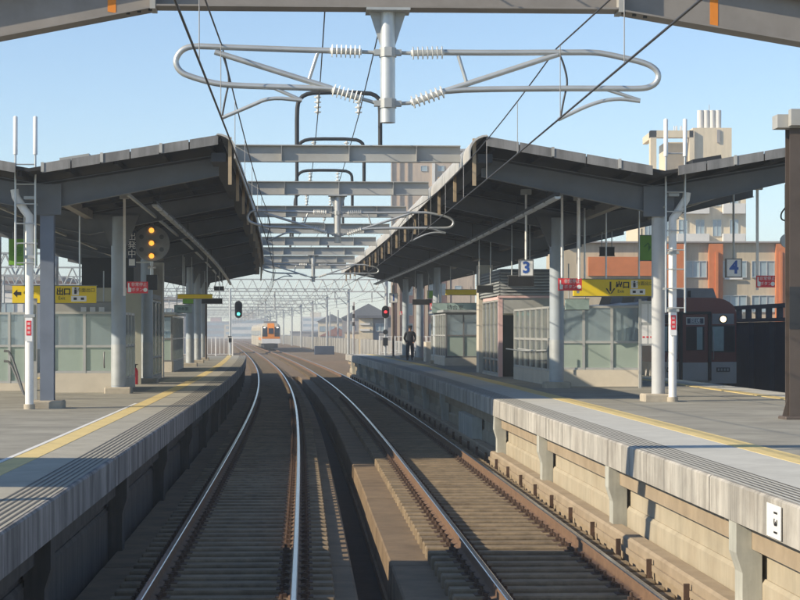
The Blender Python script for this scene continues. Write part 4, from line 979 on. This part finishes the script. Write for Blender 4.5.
for y in (6.2, 11.5): a = MB(M); carbody(a, [(-.95, 3.62), (-.8, 4.05), (.8, 4.05), (.95, 3.62)], y, y + 2.7); a.build('air_conditioner', 'train_grey', r)
q = MB(FR(d + 21, TO)); carbody(q, section(2.74, .92, 3.72, .5), .1, 20); q.build('second_car', 'train_maroon', r)

# orange express
d = 292; M = FR(d, TR); r = thing('orange_train', P(d, TR, 0), 'orange and white express train approaching far along the right track', 'train')
q = MB(M); sec0 = section(2.5, 1.0, 3.9, .8); sec1 = section(2.8, 1.0, 3.95, .7); n = len(sec0)
def nose(q, zlo, zhi, dy=0):
    pass
# tapered nose: sections stepping back
rings = [(0, 2.6, .95, 2.5, .15), (.12, 2.66, .93, 2.9, .3), (.35, 2.72, .92, 3.4, .45), (.8, 2.78, .92, 3.8, .6), (1.4, 2.8, .92, 3.92, .7), (20, 2.8, .92, 3.92, .7)]
vs = []; fs = []
for y, w, h0, h1, rr in rings: vs += [(x, y, z) for x, z in section(w, h0, h1, rr)]
for i in range(len(rings) - 1):
    for k in range(n): fs.append((i * n + k, i * n + (k + 1) % n, (i + 1) * n + (k + 1) % n, (i + 1) * n + k))
fs.append(tuple(range(n - 1, -1, -1))); q.add(vs, fs); q.build('body', 'train_cream', r)
MB(M).box(-1.34, 1.34, -.06, .6, .93, 1.6).build('front_skirt', 'train_white', r)
def face(x0, x1, lev, m, name, out=.03):
    "strip laid over the sloping nose, lev = list of (y, z)"
    v2 = [(x, y - out, z) for y, z in lev for x in (x0, x1)]; v3 = [(x, y + .2, z) for y, z in lev for x in (x0, x1)]
    q = MB(M); L_ = len(lev); f_ = [(2 * i, 2 * i + 1, 2 * i + 3, 2 * i + 2) for i in range(L_ - 1)]
    q.add(v2, f_); q.add(v2 + v3, [(2 * i, 2 * i + 2, 2 * L_ + 2 * i + 2, 2 * L_ + 2 * i) for i in range(L_ - 1)] + [(2 * i + 1, 2 * i + 3, 2 * L_ + 2 * i + 3, 2 * L_ + 2 * i + 1) for i in range(L_ - 1)]); q.build(name, m, r)
NL = [(0, 1.7), (0, 2.5), (.12, 2.9), (.35, 3.4), (.8, 3.8), (1.2, 3.9)]
face(-.5, .5, NL, 'train_orange', 'nose_panel', .05)
face(-.36, .36, [(0, 2.35), (.0, 2.5), (.12, 2.9), (.25, 3.15)], 'dark_glass', 'centre_window', .10)
for s in (-1, 1): face(s * .53, s * 1.24, [(0, 1.95), (0, 2.5), (.12, 2.9), (.35, 3.3), (.5, 3.45)], 'dark_glass', 'cab_window', .06)
MB(M).box(-1.3, 1.3, -.04, .1, 1.62, 1.93).build('orange_band', 'train_orange', r)
for s in (-1, 1):
    MB(M).box(s * .95 - .14, s * .95 + .14, .1, .5, 3.18, 3.32).build('headlight', 'lamp_train', r)
    MB(M).box(s * 1.402 - .01, s * 1.402 + .01, 2.2, 19.8, 1.4, 1.8).build('side_band', 'train_orange', r)
    MB(M).box(s * 1.406 - .01, s * 1.406 + .01, 3.5, 19, 2.1, 2.8).build('side_window', 'dark_glass', r)
MB(M).box(-1.0, 1.0, -.1, 20, .3, .92).build('underframe', 'train_under', r); MB(M).box(-.5, .5, -.35, -.1, .45, .95).build('coupler_cover', 'train_under', r)
MB(M).tube([(-.5, 8, 4.0), (.4, 8.6, 4.5), (-.4, 8.0, 4.92)], .03, 6).box(-.7, .7, 7.9, 8.1, 4.9, 4.94).build('pantograph', 'steel_dark', r)
MB(M).box(-.9, .9, 4, 7, 3.93, 4.2).build('air_conditioner', 'train_grey', r)
for k in (1, 2, 3):
    q = MB(FR(d + 20.6 * k, TR)); carbody(q, section(2.8, .4, 3.92, .7), 0, 20); q.build('carriage', 'train_cream', r)
    for s in (-1, 1): MB(FR(d + 20.6 * k, TR)).box(s * 1.402 - .01, s * 1.402 + .01, .5, 19.5, 2.0, 2.8).build('window_band', 'dark_glass', r)

# ================================================================== BEYOND THE PLATFORMS
# dark blue steel barrier behind the maroon train
r = thing('steel_barrier', P(45, 17.0, -.95), 'dark blue steel barrier with square openings along its top beam behind the maroon train', 'barrier')
MB().sweep([(17.0, -1.0), (17.08, -1.0), (17.08, 2.95), (17.0, 2.95)], 30, 125, 5).build('plate', 'barrier_blue', r)
MB().sweep([(16.93, 3.42), (17.15, 3.42), (17.15, 3.56), (16.93, 3.56)], 30, 125, 5).build('top_rail', 'barrier_blue', r)
MB().sweep([(16.93, 2.96), (17.15, 2.96), (17.15, 3.08), (16.93, 3.08)], 30, 125, 5).build('lower_rail', 'barrier_blue', r)
d = 30.5
while d < 125:
    MB(FR(d, 17.04)).box(-.08, .08, -.14, .14, 3.081, 3.419).build('stud', 'barrier_blue', r); d += 1.5
d = 31
while d < 125:
    MB(FR(d, 16.9)).box(-.1, .09, -.05, .05, -1.0, 2.95).build('post', 'barrier_blue', r); d += 3.0

# parapets of the viaduct
r = thing('parapet_wall', P(130, 12.9, -.9), 'long concrete parapet wall with joints running beside the tracks beyond the right platform', 'parapet wall')
d = 133
while d < 520:
    MB().sweep([(12.9, -.99), (13.05, -.99), (13.05, 1.75), (12.9, 1.75)], d + .03, d + 5.97, 6).build('panel', 'parapet', r)
    MB(FR(d, 12.86)).box(-.03, .03, -.1, .1, -.99, 1.79).build('pilaster', 'parapet', r); d += 6
r = thing('parapet_wall', P(130, -13.6, -.9), 'long concrete parapet wall on the far left side of the viaduct', 'parapet wall')
MB().sweep([(-13.7, -.99), (-13.6, -.99), (-13.6, 1.6), (-13.7, 1.6)], 20, 520, 6).build('wall', 'pier_concrete', r)
r = thing('equipment_cabinet', P(262, 10.2, -.36), 'dark blue lineside cabinet in front of the parapet wall', 'cabinet')
MB(FR(262, 9.8)).bbox(-1.3, 1.3, -.4, .4, -.36, .75, .04).build('body', 'cabinet_blue', r)
for x in (-.65, .65): MB(FR(262, 9.8)).box(x - .6, x + .6, -.43, -.405, -.25, .65).build('door', 'cabinet_blue', r)
# lineside fence on the parapet
r = thing('lineside_fence', P(132, 10.0, -.3), 'pale railing beside the end of the right platform', 'fence')
for k in range(14): MB(FR(133 + k * 1.5, 9.6)).box(-.03, .03, -.03, .03, -.36, 1.9).build('post', 'galv_dull', r)
for z in (.6, 1.2, 1.85): MB().sweep([(9.58, z), (9.62, z), (9.62, z + .05), (9.58, z + .05)], 133, 153, 3).build('rail', 'galv_dull', r)

# lattice gantries
def gantry(d, ol, orr, zb, label, h=1.25, yard=False):
    M = FR(d, 0); r = thing('catenary_gantry', P(d, orr, -.9), label, 'gantry', 'lattice gantries along the line')
    for o in (ol, orr):
        MB(M).tube([(o, 0, -.95), (o, 0, zb + h)], .17, 10).build('leg', 'galv_dull', r)
        s = 1 if o == ol else -1
        MB(M).tube([(o, 0, zb - .9), (o + s * 1.0, 0, zb)], .06, 6).build('knee_brace', 'galv_dull', r)
    for y in (-.3, .3):
        for z in (zb, zb + h): MB(M).box(ol, orr, y - .05, y + .05, z - .05, z + .05).build('chord', 'galv_dull', r)
        n = round((orr - ol) / 1.2); q = MB(M)
        for k in range(n):
            xa = ol + (orr - ol) * k / n; xb = ol + (orr - ol) * (k + 1) / n; xm = (xa + xb) / 2
            q.tube([(xa, y, zb), (xm, y, zb + h)], .035, 5, False, False).tube([(xm, y, zb + h), (xb, y, zb)], .035, 5, False, False)
        q.build('lacing', 'galv_dull', r)
    for o in (0.0, TR):
        c = o + (1.75 if o == 0 else -1.75) * 1.0
    if yard:
        for o in (ol + 4, ol + 9, orr - 7, orr - 3): MB(M).tube([(o, 0, zb - 1.6), (o, 0, zb)], .07, 8).build('hanger', 'galv', r); MB(M).tube([(o - 2, 0, zb - .6), (o + 2, 0, zb - 1.2), (o + 2.2, 0, zb - .8), (o, 0, zb - .5)], .035, 6).build('loop_tube', 'galv', r)
        return
    q = MB(M).tube([(1.8, 0, 4.9), (1.8, 0, zb)], .08, 8).build('drop_post', 'galv_dull', r)
    for s in (-1, 1):
        MB(M).tube([(1.8, 0, 5.7), (1.8 + s * 2.0, 0, 5.78), (1.8 + s * 2.2, 0, 5.6), (1.8 + s * 2.0, 0, 5.45), (1.8 + s * .5, 0, 5.35)], .03, 6).build('loop_tube', 'galv', r)
        MB(M).tube([(1.8, 0, 5.1), (1.8 + s * 1.8, 0, 5.75)], .03, 6).build('diagonal_tube', 'galv', r)
    for o in (ol + 3, 8.0, orr - 1.5):
        MB(M).tube([(o, 0, zb - 1.1), (o, 0, zb)], .05, 6).build('hanger', 'galv_dull', r)
        MB(M).tube([(o - 1.4, 0, zb - .9), (o + 1.4, 0, zb - .5)], .03, 6).build('side_arm', 'galv', r)
GD = [(140, -13, 13.3, 7.4), (205, -13, 13.3, 6.75), (250, -13.2, 12.2, 6.75), (296, -13.2, 12, 6.75), (340, -13.2, 12, 6.75), (385, -13.2, 12, 6.75), (430, -13.2, 12, 6.75), (480, -13.2, 12, 6.75), (530, -13.2, 12, 6.8), (585, -13.2, 12, 6.8), (640, -13.2, 12, 6.8)]
GD = GD[1:]
for i, (d, a, b, z) in enumerate(GD):
    gantry(d, a, b, z, 'pale steel lattice gantry over the tracks, %s one beyond the platforms' % (ORD + ['ninth', 'tenth'])[i])
for i, (d, a, b, z) in enumerate(((92, -34, -12.6, 5.9), (118, -36, -12.6, 5.9), (150, -40, -12.6, 6.1), (182, -44, -12.6, 6.3))):
    gantry(d, a, b, z, 'white steel lattice gantry over the yard left of the platforms, %s in its row' % ORD[i], 1.3, True)
# further wires under the gantries
for o in (-10.6, 7.5, 10.5): wire('side_wire', lambda d: P(d, o, sag(d, 5.7, .3)), 135, 520, .012, 'overhead wire strung under the lattice gantries beside the main tracks', 'overhead wire', 'side wires')
# lineside poles at the right
for i, (px, d, yt) in enumerate(((353.5, 200, 302), (338, 300, 310), (330, 380, 312), (362, 260, 318))):
    p = Q(px, d, 0); r = thing('lineside_pole', (p.x, p.y, -7.5), ['black and white banded pole', 'thin grey pole', 'thin pale pole', 'short grey pole with a lamp arm'][i] + ' rising beyond the parapet wall', 'pole')
    MB(Matrix.Translation((p.x, p.y, 0))).tube([(0, 0, -7.5), (0, 0, pz(yt, d))], .11, 8).build('shaft', 'galv_dull', r)
    for k in range(3): MB(Matrix.Translation((p.x, p.y, 0))).tube([(0, 0, pz(yt, d) - .4 - k * .8), (0, 0, pz(yt, d) - .8 - k * .8)], .125, 8).build('band', 'black_board' if i == 0 else 'galv_dull', r)

# ================================================================== BUILDINGS
GZ = -7.5
def block(root, x0, x1, y0, y1, z0, z1, m, name='wall'): return MB().box(x0, x1, y0, y1, z0, z1).build(name, m, root)
def window(root, x0, x1, y, z0, z1, mull=1, fr='alu'):
    w = MB().box(x0, x1, y - .05, y + .02, z0, z1).build('window', 'window_glass', root)
    q = MB(); t = .05
    q.box(x0 - t, x1 + t, y - .12, y, z0 - t, z0).box(x0 - t, x1 + t, y - .12, y, z1, z1 + t).box(x0 - t, x0, y - .12, y, z0, z1).box(x1, x1 + t, y - .12, y, z0, z1)
    for k in range(mull): xm = x0 + (x1 - x0) * (k + 1) / (mull + 1); q.box(xm - .03, xm + .03, y - .1, y - .051, z0, z1)
    q.build('window_frame', fr, w); return w
# cream tower with rooftop tanks
D = 260; k_ = D / 2000
X = lambda px: (px - 400) * k_
Z = lambda py: CAM_H + (332 - py) * k_
r = thing('cream_building', (X(690), D, GZ), 'tall cream building with rooftop tanks behind the right canopy', 'building')
block(r, X(640), X(746), D, D + 16, GZ, Z(172), 'b_cream')
block(r, X(694), X(733), D + 1, D + 9, Z(172), Z(127), 'b_cream', 'penthouse')
block(r, X(668), X(694), D + 3, D + 9, Z(172), Z(140), 'b_cream', 'stair_head')
for a, b in ((651, 657), (690, 695)): block(r, X(a), X(b), D + .5, D + 2, Z(172), Z(130), 'b_cream', 'frame_post')
block(r, X(651), X(694), D + .5, D + 2, Z(137), Z(130), 'b_cream', 'frame_beam'); block(r, X(651), X(656), D + 2, D + 9, Z(138), Z(131), 'b_cream', 'frame_beam')
for i in range(4): MB().tube([(X(705 + 6 * i), D + 4, Z(127)), (X(705 + 6 * i), D + 4, Z(107))], .42, 12).build('tank', 'b_white', r)
MB().tube([(X(714), D + 4, Z(107)), (X(714), D + 4, Z(101))], .05, 6).build('mast', 'galv_dull', r)
for i in range(6): a = R(60 * i); MB().tube([(X(684) + math.cos(a) * .6, D + 5 + math.sin(a) * .6, Z(130)), (X(684) + math.cos(a) * .6, D + 5 + math.sin(a) * .6, Z(122))], .06, 6).build('cage_bar', 'b_white', r)
block(r, X(718), X(721), D + .8, D + 1, Z(142), Z(129), 'b_grey', 'downpipe')
for row in range(4):
    for c in range(6):
        x = 645 + c * 17; y0 = 190 + row * 30
        window(r, X(x), X(x + 8), D, Z(y0 + 16), Z(y0), 1)
    block(r, X(676), X(708), D - 1.2, D, Z(214 + row * 30), Z(204 + row * 30), 'b_white', 'balcony'); block(r, X(722), X(744), D - 1.2, D, Z(214 + row * 30), Z(204 + row * 30), 'b_white', 'balcony')
# tan building with orange pillars
D = 150; k_ = D / 2000
r = thing('tan_building', (X(700), D, GZ), 'tan office building with orange brick pillars beyond the maroon train', 'building')
block(r, X(560), X(784), D, D + 14, GZ, Z(243), 'b_tan')
for a, b in ((708, 722), (775, 785), (662, 684)): block(r, X(a), X(b), D - .45, D - .002, GZ, Z(244), 'b_orange', 'pillar')
block(r, X(588), X(661), D - .35, D - .002, Z(276), Z(257), 'b_orange', 'spandrel')
for a, b in ((714.5, 717), (778.5, 781)): block(r, X(a), X(b), D - .62, D - .46, GZ, Z(252), 'b_orange', 'downpipe')
block(r, X(558), X(786), D - .5, D + 14, Z(243), Z(241.5), 'b_grey', 'roof_edge')
for row in range(4):
    y0 = 261.5 + row * 34.5
    for a, b in ((686, 706), (723, 746), (752, 774)): window(r, X(a), X(b), D, Z(y0 + 15.5), Z(y0), 2)
    for a, b in ((590, 608), (614, 632), (638, 656)): window(r, X(a), X(b), D, Z(y0 + 32), Z(y0 + 18), 2)
    block(r, X(724), X(742), D - .25, D - .13, Z(y0 + 18), Z(y0 + 16.4), 'b_white', 'sill')
# brown apartment tower behind the cross beams
D = 330; k_ = D / 2000
r = thing('apartment_tower', (X(430), D, GZ), 'brown brick apartment tower rising behind the cross beams', 'building')
block(r, X(391), X(475), D, D + 18, GZ, Z(151), 'b_brown')
block(r, X(389), X(477), D - .4, D + 18, Z(151), Z(149), 'b_grey', 'roof_edge')
for a in (391, 399, 407): block(r, X(a), X(a + 1.2), D - .3, D - .002, GZ, Z(152), 'b_brown', 'pilaster')
for row in range(9):
    for a in (421, 438, 455): window(r, X(a), X(a + 6), D, Z(171 + row * 20), Z(166 + row * 20), 0)
block(r, X(432), X(435), D - .5, D - .002, GZ, Z(163), 'b_white', 'downpipe')
# brown lower block beside the end of the right platform
D = 190; k_ = D / 2000
r = thing('brown_building', (X(420), D, GZ), 'brown banded building behind the end of the right platform', 'building')
block(r, X(391), X(452), D, D + 14, GZ, Z(272), 'b_pink')
for a in (391, 397, 403, 414, 425, 436, 447): block(r, X(a), X(a + 3), D - .4, D - .002, GZ, Z(273), 'b_brown', 'pilaster')
for row in range(4):
    for a in (407.5, 418.5, 429.5, 440.5): window(r, X(a), X(a + 5), D, Z(295 + row * 20), Z(284 + row * 20), 0)
# grey house with pale side
D = 240; k_ = D / 2000
r = thing('grey_house', (X(375), D, GZ), 'grey house with a white side wall beyond the parapet', 'house')
block(r, X(359), X(373), D - .3, D + 8, GZ, Z(317), 'b_cream', 'side_wall'); block(r, X(373.1), X(392), D, D + 8, GZ, Z(318), 'b_grey')
block(r, X(357), X(393), D - .8, D + 8.5, Z(318), Z(315.5), 'r_slate', 'roof'); window(r, X(376), X(384), D, Z(331), Z(324), 1, 'b_white')
for y in (323, 329): block(r, X(360), X(370), D - .45, D - .301, Z(y + 2), Z(y), 'b_white', 'balcony')
# town houses far off, both sides
KM = ['b_white', 'b_cream', 'b_grey', 'b_pink', 'b_tan']; KN = ['white', 'cream', 'grey', 'pinkish', 'tan']
used = set()
def house(i, x, y, w, dep, z1, m, gab, roof):
    r = thing('town_house', (x, y, GZ), '%s %s %s %s far beyond the parapet' % (['small', 'broad', 'tall', 'narrow', 'low'][i % 5], KN[m], 'gabled' if gab else 'flat roofed', 'house with %s windows' % ['two', 'three'][i % 2]), 'house', 'houses of the town beyond')
    block(r, x - w / 2, x + w / 2, y, y + dep, GZ, z1, KM[m])
    if gab: MB().prism([(x - w / 2 - .4, y - .4, z1), (x + w / 2 + .4, y - .4, z1), (x, y - .4, z1 + w * .28)], (0, dep + .8, 0)).build('roof', roof, r)
    else: block(r, x - w / 2 - .2, x + w / 2 + .2, y - .2, y + dep, z1, z1 + .35, 'b_grey', 'roof')
    n = 2 + i % 2
    for k in range(n):
        c = x - w / 2 + w * (k + .5) / n
        for zz in (z1 - 2.0, z1 - 5.0): window(r, c - .8, c + .8, y, zz - .7, zz + .7, 1)
for i in range(46):
    d = random.uniform(270, 620); side = 1 if i % 6 else -1
    x = xl(min(d, 1300)) + (random.uniform(18, 75) if side > 0 else -random.uniform(24, 70))
    house(i, x, d, random.uniform(6, 13), random.uniform(7, 10), random.choice([.5, 1.5, 2.5, 4.0, 5.5, 3.0]), random.randrange(5), random.random() < .45, random.choice(['r_slate', 'r_slate', 'r_slate', 'r_red']))
# white distant blocks on the horizon
for i in range(14):
    d = random.uniform(800, 1300); x = xl(min(1300, d)) + random.uniform(-160, 170)
    r = thing('distant_block', (x, d, GZ), 'apartment block with window bands on the hazy horizon', 'building', 'blocks on the horizon')
    w = random.uniform(10, 24); z1 = random.uniform(5, 15); block(r, x - w / 2, x + w / 2, d, d + 14, GZ, z1, KM[i % 5]); block(r, x - 3, x + 3, d + 2, d + 8, z1, z1 + 2.5, KM[(i + 1) % 5], 'roof_house')
    for f_ in range(int((z1 + 5) / 3.2)): MB().box(x - w / 2 + 1, x + w / 2 - 1, d - .1, d - .002, z1 - 2.2 - 3.2 * f_, z1 - .9 - 3.2 * f_).build('window_band', 'window_glass', r)
# pink and pale buildings glimpsed behind the left platform
for i, (px, d, w, top, m, lab) in enumerate(((24, 190, 7, 281, 'b_pink', 'pink plastered building glimpsed behind the left platform signs'), (78, 230, 8, 292, 'b_cream', 'cream building glimpsed behind the left platform'), (-30, 170, 9, 290, 'b_white', 'white building beyond the left stair wall'), (130, 260, 14, 300, 'b_white', 'white hall beyond the left lift housing'))):
    p = Q(px, d, GZ); r = thing('town_building', p, lab, 'building'); z1 = pz(top, d)
    block(r, p.x - w / 2, p.x + w / 2, d, d + 10, GZ, z1, m); block(r, p.x - w / 2 - .2, p.x + w / 2 + .2, d - .2, d + 10, z1, z1 + .4, 'b_grey', 'roof')
    for k in range(3):
        for zz in (z1 - 1.8, z1 - 4.8): window(r, p.x - w / 2 + w * (k + .5) / 3 - .7, p.x - w / 2 + w * (k + .5) / 3 + .7, d, zz - .7, zz + .7, 1)

# ================================================================== HAZE
hz = MB().box(-400, 400, -60, 1400, -9, 42).build('haze', 'galv'); hz['kind'] = 'stuff'; hz['label'] = 'thin pale winter haze over the town'
m = bpy.data.materials.new('haze_air'); m.use_nodes = True; n = m.node_tree.nodes; n.clear()
vo = n.new('ShaderNodeVolumePrincipled'); oo = n.new('ShaderNodeOutputMaterial'); vo.inputs['Color'].default_value = (.86, .93, 1.0, 1); vo.inputs['Density'].default_value = .0008; vo.inputs['Anisotropy'].default_value = .0
m.node_tree.links.new(vo.outputs[0], oo.inputs['Volume']); hz.data.materials.clear(); hz.data.materials.append(m)
